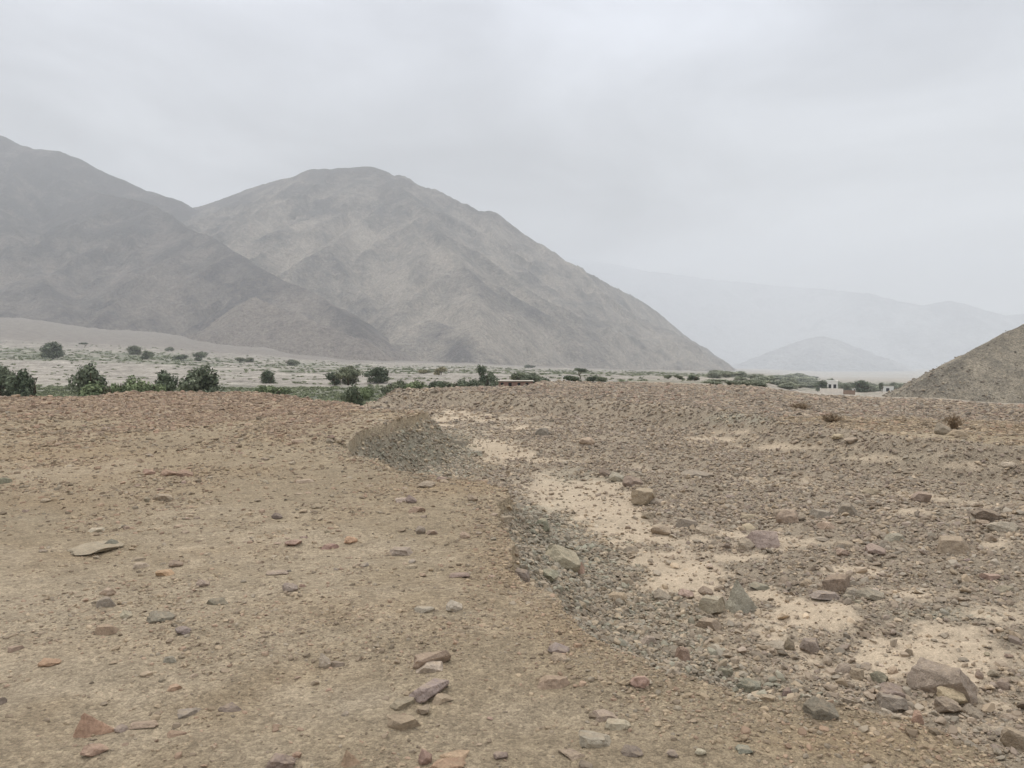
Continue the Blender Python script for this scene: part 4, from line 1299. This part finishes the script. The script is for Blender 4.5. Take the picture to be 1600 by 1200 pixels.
# x0, y0, x1, y1 in the picture, colour, shape, label
ROCKS = [
    (1427, 1034, 1524, 1096, 'p', 'log', 'big elongated brown boulder tapering to the lower right, beside the palest sand patch'),
    (1467, 1072, 1512, 1106, 't', 'round', 'smooth tan rock lying against the front of the big elongated boulder'),
    (1462, 1092, 1502, 1119, 'b', 'round', 'brown rounded rock in front of the smooth tan rock'),
    (1505, 1102, 1533, 1127, 'p', 'wedge', 'purplish wedge right of the brown rounded rock, below the elongated boulder tip'),
    (1360, 1050, 1386, 1069, 'v', 'round', 'nearly black green-grey rock left of the big elongated boulder'),
    (1372, 1064, 1419, 1087, 'p', 'wedge', 'two-toned purple angular rock below the black-green rock'),
    (1370, 1082, 1418, 1113, 'g', 'block', 'large rough grey rock below the two-toned purple rock'),
    (1256, 1090, 1307, 1124, 'd', 'wedge', 'dark purple-brown peaked rock at the lower edge of the stony strip'),
    (1221, 1075, 1241, 1092, 'd', 'block', 'small dark cube-like stone up left of the dark peaked rock'),
    (1303, 1036, 1330, 1060, 'g', 'block', 'grey block with a brown neighbour on the stony strip'),
    (1324, 1045, 1348, 1065, 'b', 'block', 'brown block touching the right of a grey block'),
    (1250, 997, 1282, 1020, 'p', 'block', 'purple-grey block at the top of the stony strip below the sand tongue'),
    (1226, 999, 1242, 1018, 'b', 'wedge', 'upright brown wedge between a pale slab and the purple-grey block'),
    (1195, 1001, 1229, 1014, 'w', 'slab', 'long pale slab left of the upright brown wedge'),
    (1288, 897, 1326, 929, 'b', 'block', 'tall brown rock, topmost in the cluster above the pinkish sand'),
    (1266, 921, 1312, 937, 'g', 'slab', 'flat grey slab at the left foot of the tall brown rock'),
    (1340, 917, 1381, 938, 'g', 'wedge', 'grey gabled rock at the right end of the cluster above the pinkish sand'),
    (1320, 918, 1344, 932, 'e', 'block', 'small greenish stone between the tall brown rock and the grey gabled rock'),
    (1318, 930, 1332, 940, 'g', 'round', 'round grey cobble in front of the small greenish stone'),
    (1330, 935, 1350, 944, 'e', 'slab', 'bluish green chip in front of the rock cluster'),
    (1412, 1014, 1427, 1026, 'b', 'block', 'small brown stone alone on the edge of the palest sand'),
    (1524, 1049, 1536, 1063, 'b', 'wedge', 'little brown stone standing on sand right of the elongated boulder'),
    (1543, 1047, 1560, 1058, 'b', 'round', 'dark cobble at the gravel edge right of the palest sand'),
    (1552, 1059, 1577, 1076, 'b', 'block', 'squarish brown stone near the right edge, below the sand'),
    (1566, 1138, 1604, 1172, 'b', 'block', 'brown block cut by the right edge of the picture near the bottom'),
    (1424, 1113, 1442, 1134, 'r', 'block', 'reddish brown stone standing upright below the round rocks'),
    (1564, 1115, 1602, 1127, 'b', 'slab', 'flat brown slab at the right edge above the brown block'),
    (1128, 904, 1190, 960, 'e', 'pyramid', 'greenish pyramid-shaped boulder standing in the wash'),
    (1090, 929, 1129, 958, 'w', 'block', 'whitish green block left of the pyramid-shaped boulder'),
    (1091, 917, 1114, 932, 'b', 'wedge', 'brown cap-like rock behind the whitish green block'),
    (1087, 960, 1126, 986, 't', 'slab', 'tan tilted slab below the whitish green block'),
    (1056, 1011, 1081, 1037, 'k', 'block', 'pink-sided block on the foot of the gravel bank'),
    (1000, 993, 1027, 1011, 'w', 'slab', 'white slab lying on the gravel bank edge'),
    (1152, 1061, 1191, 1083, 'v', 'wedge', 'dark grey-green rock at the end of the gravel bank'),
    (1186, 1083, 1212, 1096, 't', 'slab', 'tan slab just right of the dark grey-green rock'),
    (1118, 1042, 1146, 1056, 'v', 'slab', 'dark greenish slab half buried on the lower bank'),
    (855, 1003, 889, 1021, 'p', 'wedge', 'purple-grey rock on the tan terrace just above a tan-red chip'),
    (860, 1019, 886, 1035, 'k', 'wedge', 'red and tan chip with a dark side, under the purple-grey rock'),
    (839, 1049, 889, 1074, 'k', 'slab', 'flat reddish purple triangular slab on the terrace'),
    (985, 1053, 1014, 1074, 'k', 'round', 'pink rounded stone alone on the terrace below the bank'),
    (924, 1104, 968, 1124, 't', 'slab', 'long narrow tan slab, upper one of three pale slabs'),
    (945, 1119, 985, 1140, 'w', 'slab', 'pale flat slab, middle one of three pale slabs'),
    (904, 1136, 955, 1166, 'w', 'slab', 'large pale triangular slab, lowest one of three pale slabs'),
    (970, 1164, 1005, 1182, 'b', 'wedge', 'brown wedge near the bottom edge right of the pale triangular slab'),
    (1042, 1171, 1061, 1184, 'p', 'round', 'dark grey-purple cobble near the bottom edge'),
    (1085, 1171, 1103, 1183, 'w', 'round', 'cream pebble near the bottom edge'),
    (871, 1167, 919, 1184, 'b', 'slab', 'flat brown flake below the large pale triangular slab'),
    (904, 1188, 926, 1203, 'd', 'wedge', 'dark stone cut by the bottom edge below the flat brown flake'),
    (1150, 1163, 1177, 1178, 'e', 'slab', 'greenish grey chip on the terrace near the bottom edge'),
    (853, 852, 906, 898, 'e', 'wedge', 'big pale greenish boulder lodged in the gravel bank'),
    (892, 878, 914, 900, 'k', 'block', 'brown end piece leaning on the big pale greenish boulder'),
    (841, 889, 873, 909, 'e', 'round', 'grey-green rock below left of the big pale bank boulder'),
    (804, 889, 829, 909, 'p', 'block', 'dark purple rock on the bank crest left of the grey-green rock'),
    (836, 811, 859, 829, 'v', 'block', 'dark green stone high on the gravel bank'),
    (776, 804, 802, 821, 'b', 'slab', 'brown layered slab at the very crest of the bank'),
    (951, 924, 981, 941, 't', 'slab', 'pale rounded slab in the lower gravel bank'),
    (970, 903, 992, 917, 'b', 'slab', 'brown flat stone at the toe of the bank'),
    (1019, 921, 1047, 941, 'p', 'wedge', 'purple-grey stone near the toe of the bank left of the brown cap rock'),
    (1060, 922, 1084, 936, 'k', 'wedge', 'reddish small rock left of the brown cap-like rock'),
    (989, 764, 1029, 790, 'b', 'block', 'large brown-grey boulder on the pale sand of the upper wash'),
    (1014, 777, 1038, 791, 'g', 'wedge', 'grey wedge leaning on the right of the upper wash boulder'),
    (1002, 799, 1024, 813, 'b', 'block', 'brown cobble under the large upper wash boulder'),
    (1055, 806, 1093, 830, 'g', 'slab', 'smooth tilted grey slab in the upper wash'),
    (1087, 820, 1114, 837, 't', 'round', 'tan rounded stone right of the tilted grey slab'),
    (1017, 820, 1048, 835, 't', 'round', 'tan low stone left of the tilted grey slab'),
    (1064, 733, 1113, 748, 'g', 'wedge', 'grey slabby rock pile on the field above the wash'),
    (952, 738, 975, 753, 'g', 'wedge', 'dark grey stone at the top of the greenish gravel'),
    (972, 744, 1004, 763, 'b', 'wedge', 'brown peaked stone right of the dark grey one above the upper wash boulder'),
    (936, 733, 954, 746, 'b', 'wedge', 'brown stone among the greenish gravel'),
    (971, 850, 999, 865, 'b', 'slab', 'brown slab on the wash floor below the tan low stone'),
    (1166, 828, 1216, 861, 'p', 'block', 'big blue-grey boulder standing on sand right of the wash'),
    (1155, 842, 1180, 862, 't', 'round', 'tan foot stone in front of the big blue-grey boulder'),
    (1211, 797, 1249, 821, 't', 'block', 'tan block up right of the big blue-grey boulder'),
    (1262, 791, 1300, 809, 'g', 'slab', 'flat-topped grey stone between the tan block and a dark stone'),
    (1311, 786, 1340, 807, 'd', 'block', 'dark faceted stone right of the flat-topped grey stone'),
    (1158, 801, 1193, 812, 't', 'slab', 'thin tan slab left of the tan block'),
    (1207, 797, 1222, 808, 'b', 'round', 'small brown stone touching the left of the tan block'),
    (1346, 760, 1377, 774, 'b', 'slab', 'flat brown stone alone on the gravel field'),
    (1424, 768, 1454, 787, 'p', 'round', 'purplish half-buried boulder on the gravel field'),
    (1519, 793, 1562, 818, 'd', 'round', 'dark rounded boulder near the right edge'),
    (1524, 811, 1545, 823, 't', 'round', 'small tan stone at the foot of the dark rounded boulder'),
    (1545, 812, 1588, 832, 'g', 'round', 'pale grey boulder right of the dark rounded boulder'),
    (1468, 838, 1512, 865, 'b', 'block', 'brown angular boulder below left of the dark rounded boulder'),
    (1540, 834, 1557, 848, 't', 'round', 'tan cobble right of the brown angular boulder'),
    (1381, 829, 1415, 847, 'e', 'slab', 'pale green slab with a brown neighbour on the gravel field'),
    (1363, 828, 1385, 842, 'b', 'wedge', 'brown wedge touching the left of the pale green slab'),
    (1277, 812, 1304, 828, 't', 'slab', 'tan tilted flake below the flat-topped grey stone'),
    (1307, 858, 1327, 870, 'b', 'round', 'brown stone on the silt, lowest of a small heap'),
    (1303, 844, 1334, 856, 'b', 'slab', 'flat brown stone, topmost of a small heap on the silt'),
    (1352, 851, 1382, 869, 'b', 'wedge', 'brown sloping stone, rightmost of a small heap on the silt'),
    (1564, 720, 1587, 730, 'w', 'slab', 'whitish flat stone far out near the right edge'),
    (1170, 908, 1204, 923, 'v', 'slab', 'dark green slab right of the pyramid-shaped boulder'),
    (1533, 894, 1562, 909, 'k', 'slab', 'pinkish slab on the gravel near the right edge'),
    (1556, 911, 1586, 927, 'g', 'slab', 'grey slab below the pinkish one near the right edge'),
    (1461, 662, 1484, 682, 'd', 'wedge', 'dark triangular rock far out in front of the dry bush'),
    (1479, 670, 1512, 684, 't', 'slab', 'tan slab against the right of the dark triangular rock'),
    (704, 685, 729, 698, 'd', 'slab', 'dark flat rock at the foot of the far gravel mound'),
    (904, 685, 930, 697, 't', 'round', 'pale oval stone far up the wash'),
    (836, 669, 857, 683, 'g', 'block', 'grey block far up the wash left of the pale oval stone'),
    (1300, 678, 1318, 686, 't', 'round', 'tan stone on the floor of the side channel'),
    (1318, 684, 1342, 694, 'b', 'round', 'brown stone on the floor of the side channel'),
    (108, 843, 188, 862, 'b', 'round', 'long low rib of bedrock on the left terrace'),
    (164, 841, 186, 857, 'v', 'round', 'dark end of the bedrock rib on the left terrace'),
    (138, 821, 162, 830, 'w', 'slab', 'pale mint-coloured slab above the bedrock rib'),
    (-6, 744, 16, 758, 'v', 'slab', 'dark slab cut by the left edge halfway down'),
    (204, 868, 227, 879, 't', 'slab', 'tan flat stone, upper of two below the bedrock rib'),
    (208, 877, 233, 889, 'w', 'slab', 'pale slab, lower of two below the bedrock rib'),
    (264, 876, 286, 888, 'k', 'wedge', 'tilted pinkish brown stone right of two flat slabs'),
    (244, 886, 272, 901, 'o', 'slab', 'pale orange slab under the tilted pinkish stone'),
    (222, 733, 243, 743, 'r', 'wedge', 'reddish stone at the left end of a far row of three'),
    (252, 733, 275, 745, 'r', 'wedge', 'red-brown stone in the middle of a far row of three'),
    (276, 734, 302, 746, 'r', 'wedge', 'red stone at the right end of a far row of three'),
    (225, 777, 235, 786, 'd', 'round', 'small dark upright stone on the left terrace'),
    (240, 768, 270, 785, 't', 'slab', 'tan slab right of the small dark upright stone'),
    (151, 931, 179, 949, 'p', 'block', 'dark purple block on the left terrace'),
    (158, 917, 181, 932, 'k', 'round', 'reddish half-buried stone behind the dark purple block'),
    (150, 970, 184, 993, 'k', 'slab', 'flat pinkish stone half buried in the left terrace'),
    (231, 953, 272, 973, 'v', 'wedge', 'dark slate-coloured triangular stone pointing down'),
    (189, 954, 206, 968, 'w', 'wedge', 'small whitish stone left of the slate-coloured triangle'),
    (307, 906, 327, 918, 'b', 'wedge', 'brown angular stone high on the left terrace'),
    (325, 932, 357, 947, 'v', 'slab', 'grey-green layered stone on the left terrace'),
    (275, 977, 298, 991, 'p', 'round', 'purplish buried stone right of the pinkish flat stone'),
    (62, 1027, 94, 1042, 'o', 'wedge', 'bright orange wedge in the pale patch at the left'),
    (116, 1102, 182, 1150, 's', 'pyramid', 'large salmon-red broken rock at the lower left'),
    (205, 1121, 246, 1139, 'k', 'log', 'brown long stone right of the salmon-red rock'),
    (180, 1132, 200, 1146, 'g', 'round', 'grey stone touching the right foot of the salmon-red rock'),
    (277, 1100, 318, 1117, 'g', 'slab', 'grey smooth stone at the lower left'),
    (342, 1097, 378, 1112, 'd', 'slab', 'dark brown slab right of the grey smooth stone'),
    (261, 1137, 292, 1149, 'r', 'slab', 'brick-red flat stone below the grey smooth stone'),
    (127, 1163, 166, 1183, 'r', 'wedge', 'red sloping stone at the lower left below the salmon-red rock'),
    (262, 1067, 284, 1081, 'o', 'slab', 'small orange chip on the lower left terrace'),
    (256, 1024, 276, 1035, 'e', 'block', 'small greenish stone on the lower left terrace'),
    (14, 1006, 36, 1018, 'k', 'slab', 'pinkish cobble in the pale patch near the left edge'),
    (-4, 1092, 10, 1104, 'd', 'round', 'dark stone cut by the left edge near the bottom'),
    (645, 1007, 706, 1046, 'k', 'log', 'big purple-red stone on the terrace with a light rim'),
    (650, 1028, 692, 1050, 'w', 'slab', 'pale crust slab under the big purple-red stone'),
    (640, 1055, 706, 1091, 'p', 'log', 'long purplish rib running down to the left'),
    (608, 1087, 652, 1106, 'b', 'slab', 'brown pointed slab at the lower end of the purplish rib'),
    (649, 1100, 673, 1115, 'b', 'round', 'brown oval stone below the purplish rib'),
    (604, 1112, 656, 1140, 'k', 'slab', 'pink flat slab left below the brown oval stone'),
    (674, 1082, 708, 1100, 't', 'slab', 'tan flake right of the brown oval stone'),
    (532, 1171, 569, 1200, 'r', 'pyramid', 'red pointed rock at the bottom edge'),
    (653, 1174, 675, 1199, 'r', 'wedge', 'red-brown upright stone at the bottom edge'),
    (688, 1171, 732, 1188, 'o', 'slab', 'orange flat stone at the bottom edge'),
    (673, 1187, 729, 1206, 's', 'wedge', 'salmon rock cut by the bottom edge under the orange stone'),
    (771, 1174, 794, 1187, 'd', 'round', 'dark grey oval stone at the bottom edge'),
    (414, 1177, 460, 1204, 'b', 'round', 'brown lumpy stone cut by the bottom edge'),
    (457, 1175, 472, 1187, 'o', 'round', 'small orange pebble beside the brown lumpy stone'),
    (646, 943, 680, 956, 'w', 'slab', 'long whitish slab, left one of a pair on the terrace'),
    (697, 938, 723, 957, 'w', 'wedge', 'upright whitish slab, right one of a pair on the terrace'),
    (498, 1022, 516, 1046, 'w', 'wedge', 'pale upright stone beside a thin brown sliver on the near terrace'),
    (514, 1028, 538, 1042, 'b', 'slab', 'thin brown sliver leaning right of a pale upright stone'),
    (618, 775, 642, 785, 'w', 'slab', 'pale thin slab left of a dark wedge, mid terrace'),
    (634, 775, 651, 788, 'd', 'wedge', 'dark wedge right of a pale thin slab, mid terrace'),
    (638, 789, 664, 803, 'k', 'slab', 'brown flat stone in front of the dark wedge'),
    (608, 853, 645, 866, 'p', 'block', 'purple-grey pair-like stone in the middle of the terrace'),
    (649, 822, 665, 836, 'p', 'round', 'grey-purple rounded stone left of a pink slab'),
    (664, 826, 684, 837, 'k', 'slab', 'pink slab touching a grey-purple rounded stone'),
    (499, 845, 530, 858, 'r', 'slab', 'reddish flat stone in the middle of the terrace'),
    (538, 839, 558, 851, 'o', 'round', 'orange-tan stone right of the reddish flat stone'),
    (446, 842, 472, 853, 'k', 'round', 'reddish brown stone left of the reddish flat stone'),
    (416, 887, 450, 900, 'b', 'log', 'brown ridge-shaped stone in the middle of the terrace'),
    (442, 911, 466, 926, 'p', 'wedge', 'purple wedge below the brown ridge-shaped stone'),
    (702, 891, 734, 905, 'b', 'log', 'brown long stone near the bank crest'),
    (486, 787, 504, 796, 'b', 'wedge', 'small brown gable stone above the reddish flat stone'),
    (424, 801, 441, 812, 'd', 'wedge', 'dark gable-shaped stone on the mid terrace'),
    (461, 746, 490, 754, 't', 'slab', 'long tan slab with a dark end on the far terrace'),
    (653, 752, 680, 761, 'b', 'round', 'brown hump of stone in front of the gravel mound'),
    (682, 743, 702, 750, 'b', 'slab', 'brown flat stone just below the gravel mound'),
    (730, 773, 747, 784, 'b', 'wedge', 'brown stone near the corner of the bank'),
    (718, 831, 735, 842, 't', 'wedge', 'tan wedge on the terrace left of the bank'),
    (632, 880, 652, 889, 't', 'slab', 'tan flat stone below the purple-grey pair-like stone'),
    (455, 684, 474, 693, 'k', 'slab', 'flat reddish stone left of the gravel mound'),
    (510, 685, 522, 693, 'b', 'wedge', 'brown gable stone close to the left tip of the gravel mound'),
]
rg = random.Random(5)
placed = []
ANCH = []


def beside(px, py, what, used):
    """say which labelled stone this one lies next to, as seen in the photograph"""
    names = [a[0] for a in ANCH]
    for a in sorted(ANCH, key=lambda a: math.hypot(a[1] - px, 2 * (a[2] - py)))[:4]:
        dx, dy = px - a[1], 2 * (py - a[2])
        d = math.hypot(dx, dy)
        if names.count(a[0]) > 1 or d > 130 or len(a[0].split()) < 2:
            continue
        rel = ('right of' if dx > 0 else 'left of') if abs(dx) > abs(dy) else ('in front of' if dy > 0 else 'behind')
        dist = 'just ' if d < 45 else ''
        t = what + ' ' + dist + rel + ' the ' + a[0]
        if t not in used and len(t.split()) <= 16:
            used.add(t)
            return t
    return None


USED = set()
CNAME = dict(b='brown', g='grey', t='tan', p='purplish', k='pinkish', r='reddish')
for i, (x0, y0, x1, y1, c, k, lab) in enumerate(ROCKS):
    cx = .5 * (x0 + x1)
    p = hit(cx, y1 - .18 * (y1 - y0))
    if p is None:
        continue
    w = (x1 - x0) / F * p[1]
    hh = (y1 - y0) / F * p[1]
    view = math.atan2(EYE - p[2], p[1])
    d = w * {'slab': .7, 'log': .55, 'wedge': .7}.get(k, .85)
    h = (hh - .55 * d * math.sin(view)) / math.cos(view)
    h = max(h * .95, .22 * w) if k != 'slab' else max(h * .8, .12 * w)
    if k == 'log' and 'elongated' not in lab: h *= .62
    if 'rib of bedrock' in lab: h *= .45
    if k == 'slab' and (not 'bank' in lab): h *= .85
    big = (x1 - x0) > 34
    nm = 'boulder' if (x1 - x0) > 38 and k not in ('slab',) else 'rock'
    me = stone_mesh(nm, k, 900 + i, 3 if not big else 4, M_STONE, .09 if k != 'slab' else .07)
    sl = .22
    tilt = (0, 0)
    if k == 'log':
        tilt = (0, {True: .0, False: 0}[True])
    rz = -math.atan2(p[0], p[1]) + rg.uniform(-.25, .25)
    if 'running down to the left' in lab or 'light rim' in lab: rz += .6
    if 'tapering to the lower right' in lab: rz -= .55
    put_stone(nm, me, p, w * 1.04, d, h / (1 - sl), rz, tone(c, rg), lab, None, sl, (rg.uniform(-.06, .06), rg.uniform(-.06, .06)))
    placed.append((p[0], p[1], w))
    short = lab
    for cut in (' lying', ' cut', ' half', ' alone', ' standing', ' leaning', ' touching', ' in ', ' on ', ' at ', ' right ', ' left ', ' of ', ' below', ' above', ' beside', ' beneath', ' against', ' under', ' near', ' just', ' high', ' far', ' with', ' from', ' behind', ' lodged', ' close', ' tapering', ' running', ' between', ' among', ' pointing'):
        q = short.find(cut)
        if q > 0: short = short[:q]
    ANCH.append([short.strip(' ,'), cx, .5 * (y0 + y1)])
print('hand-placed stones', len(placed))

# more countable stones, alike ones share a label by where they lie and what colour they are
kinds = ['round', 'block', 'wedge', 'slab', 'slab', 'wedge']
LIB = [stone_mesh('rock', kinds[i % 6], 400 + i, 2, M_STONE, .06) for i in range(24)]
REG = [  # picture box, how many, smallest and largest width in px, colours, label, group
    ((0, 640, 540, 730), 34, 9, 16, 'brk', 'small reddish brown stone scattered on the far part of the left terrace', 'stones on the far left terrace'),
    ((0, 740, 480, 880), 26, 10, 18, 'btk', 'small brown flat stone on the middle of the left terrace', 'stones on the middle left terrace'),
    ((380, 750, 780, 900), 24, 10, 18, 'bptk', 'small brown or purplish stone on the terrace left of the bank', 'stones on the terrace by the bank'),
    ((40, 890, 800, 1180), 14, 11, 20, 'btkg', 'small half-buried stone on the near tan terrace', 'stones on the near terrace'),
    ((1120, 730, 1600, 900), 14, 11, 24, 'bgtp', 'fist-sized brown-grey stone on the right-hand gravel field', 'stones on the right-hand gravel field'),
    ((1180, 1020, 1600, 1190), 14, 12, 26, 'bptk', 'loose brown stone in the stony strip at the lower right', 'stones of the lower right strip'),
]
gi_ = 0
for (bx, cnt, smin, smax, cols, lab, grp) in REG:
    got = 0; tries = 0
    while got < cnt and tries < 900:
        tries += 1
        px, py = rg.uniform(bx[0], bx[2]), rg.uniform(bx[1], bx[3])
        p = hit(px, py)
        if p is None or p[1] > 40:
            continue
        wd = wash_depth(np.array([p[0]]), np.array([p[1]]))
        inw = bool(wd[1][0])
        if ('terrace' in grp) == inw:
            continue
        wpx = smin * (smax / smin) ** (rg.random() ** 1.8)
        w = wpx / F * p[1]
        if any((p[0] - q[0]) ** 2 + ((p[1] - q[1])) ** 2 < (.55 * (w + q[2])) ** 2 for q in placed):
            continue
        me = LIB[gi_ % 24]; gi_ += 1
        cc = rg.choice(cols)
        own = beside(px, py, 'small %s stone' % CNAME[cc], USED)
        put_stone('rock', me, p, w, w * rg.uniform(.6, 1), w * rg.uniform(.25, .45), rg.uniform(0, 6.28), tone(cc, rg), own or lab, grp, .25, (rg.uniform(-.15, .15), rg.uniform(-.15, .15)))
        placed.append((p[0], p[1], w)); got += 1

# ------------------------------------------------------------------ gravel: past counting
gsrc = bpy.data.collections.new('gravel_sources')
gk = ['wedge', 'wedge', 'slab', 'block', 'slab', 'wedge', 'slab', 'slab', 'block', 'wedge', 'slab', 'round']
for i in range(12):
    me = stone_mesh('pebble', gk[i], 700 + i, 2 if i < 6 else 1, M_GRAVEL, .05)
    o = bpy.data.objects.new('pebble_%02d' % i, me); gsrc.objects.link(o)
NC = 520000
az = NR.uniform(R(-38), R(38), NC)
rd = np.exp(NR.uniform(math.log(2.2), math.log(75), NC))
gx, gy = rd * np.sin(az), rd * np.cos(az)
col_g, zg = ground_color(gx, gy)
ins = zg['ins']; dl = zg['dl']
clump = fbm(gx * .55, gy * .55, 201, 3); clump2 = fbm(gx * 2.1, gy * 2.1, 205, 3)
face = np.clip(zg['face'], 0, 1)
fld = np.clip(zg['field'], 0, 1)
dens = np.where(ins, 0.0, (0.04 + .34 * ss(.0, .45, clump) + .22 * ss(.05, .5, clump2)) * (.42 + .40 * ss(4, 10, rd)))
redd = ss(700, 618, zg['py'] + 60 * fbm(gx * .3, gy * .12, 59, 3)) * ss(640, 520, zg['px'])
dens = np.where(~ins, dens + .32 * redd + .10 * ss(820, 700, zg['py']) * np.clip(.5 + 2 * clump, 0, 1), dens)
dens = np.where(~ins & (zg['px'] > 540) & (rd > 18), .75, dens)
dens = dens + fld * (.50 + .5 * np.clip(clump, -.5, 1) + .35 * clump2)
dens = np.maximum(dens, face * .95)
dens = dens * (1 - .80 * zg['sand']) * np.where((zg['light'] > .5) & ~ins, .5, 1)
nearL = ss(.7, 0, dl) * ~ins * (rd < 25)       # spill of stones along the crest
dens = np.maximum(dens, .38 * nearL)
keepg = NR.random(NC) < np.clip(dens, 0, 1)
keepg &= (zg['py'] < 1260)
gx, gy, rd = gx[keepg], gy[keepg], rd[keepg]
ins, dl, face, fld, sandk = ins[keepg], dl[keepg], face[keepg], fld[keepg], zg['sand'][keepg]
pxk, pyk = zg['px'][keepg], zg['py'][keepg]
n = len(gx)
smin = 0.0021 * rd + .003
u = np.clip(NR.random(n), 1e-4, 1)
size = smin * u ** (-1 / 2.3)
cap = np.where(ins, np.maximum(.13, .007 * rd), np.maximum(.05, .0085 * rd))
cap = np.where(face > .3, .09 + .002 * rd, cap)
size = np.where((face > .3) & (NR.random(n) < .3), size * 1.6, size)
size = np.where(size > cap, smin * NR.uniform(1, 1.8, n), size)
gz = H(gx, gy)
PAL_T = np.array([srgb(*TINT[k]) for k in 'bttbgtkdb'])
PAL_F = np.array([srgb(*TINT[k]) for k in 'bbgtbgtpd'])
PAL_B = np.array([srgb(*TINT[k]) for k in 'gbebtgtbd'])
ri = NR.integers(0, 9, n)
tint = PAL_T[ri] * np.where(ins, 0, 1)[:, None] + PAL_F[ri] * np.where(ins, 1, 0)[:, None]
tint = np.where((face > .3)[:, None], PAL_B[ri] * np.where(rd > 10, 1.2, .98)[:, None], tint)
grn = zg['green'][keepg] > .45
tint = np.where((grn & ins)[:, None], PAL_B[ri], tint)
tint = .42 * tint * 1.22 + .58 * col_g[keepg]
tint = tint * NR.uniform(.74, 1.22, (n, 1)) * np.where(ins, 1.0, .88)[:, None]
redz = (~ins) & (redd[keepg] > .5)
tint = np.where(redz[:, None], .85 * tint + .15 * srgb(150, 118, 102), tint)
tl = np.where(ins, .42, .22)
turn = np.stack([NR.normal(0, 1, n) * tl, NR.normal(0, 1, n) * tl, NR.uniform(0, 6.28, n)], 1)
flat = NR.uniform(.3, .65, n)
sz3 = np.stack([size, size * NR.uniform(.55, 1, n), size * flat], 1)
scatter('gravel', np.stack([gx, gy, gz - np.where(ins, .12, .28) * size * flat], 1), NR.integers(0, 12, n), turn, sz3, tint, gsrc,
        'loose gravel and small stones strewn over terrace, bank and wash', 'gravel')
print('gravel', n)

# stones lying on the near hillside
hv = np.zeros(len(hillo.data.vertices) * 3); hillo.data.vertices.foreach_get('co', hv); hv = hv.reshape(-1, 3)
hx, hy = project(hv[:, 0], hv[:, 1], hv[:, 2])
hv = hv[(hv[:, 2] > base_z(hv[:, 0], hv[:, 1]) - .2) & (hx < 1680) & (hx > 1380)]
nh = 9000
hp = hv[NR.integers(0, len(hv), nh)] + np.concatenate([NR.uniform(-.5, .5, (nh, 2)), np.zeros((nh, 1))], 1)
low = np.clip(1.2 - (hp[:, 2] + 9) / 14, .25, 1)
hs_ = .16 * np.clip(NR.random(nh), .02, 1) ** (-1 / 2.6) * (0.7 + .8 * low)
hs_ = np.minimum(hs_, 1.1)
hsel = NR.random(nh) < low
hp, hs_ = hp[hsel], hs_[hsel]; nh = len(hp)
scatter('scree', hp, NR.integers(0, 12, nh), np.stack([NR.normal(0, .4, nh), NR.normal(0, .4, nh), NR.uniform(0, 6.28, nh)], 1),
        np.stack([hs_, hs_ * .8, hs_ * .6], 1), (.4 * PAL_B[NR.integers(0, 9, nh)] + .6 * srgb(134, 126, 112)) * NR.uniform(.85, 1.2, (nh, 1)), gsrc, 'loose scree stones lying on the olive-brown hillside', 'scree')
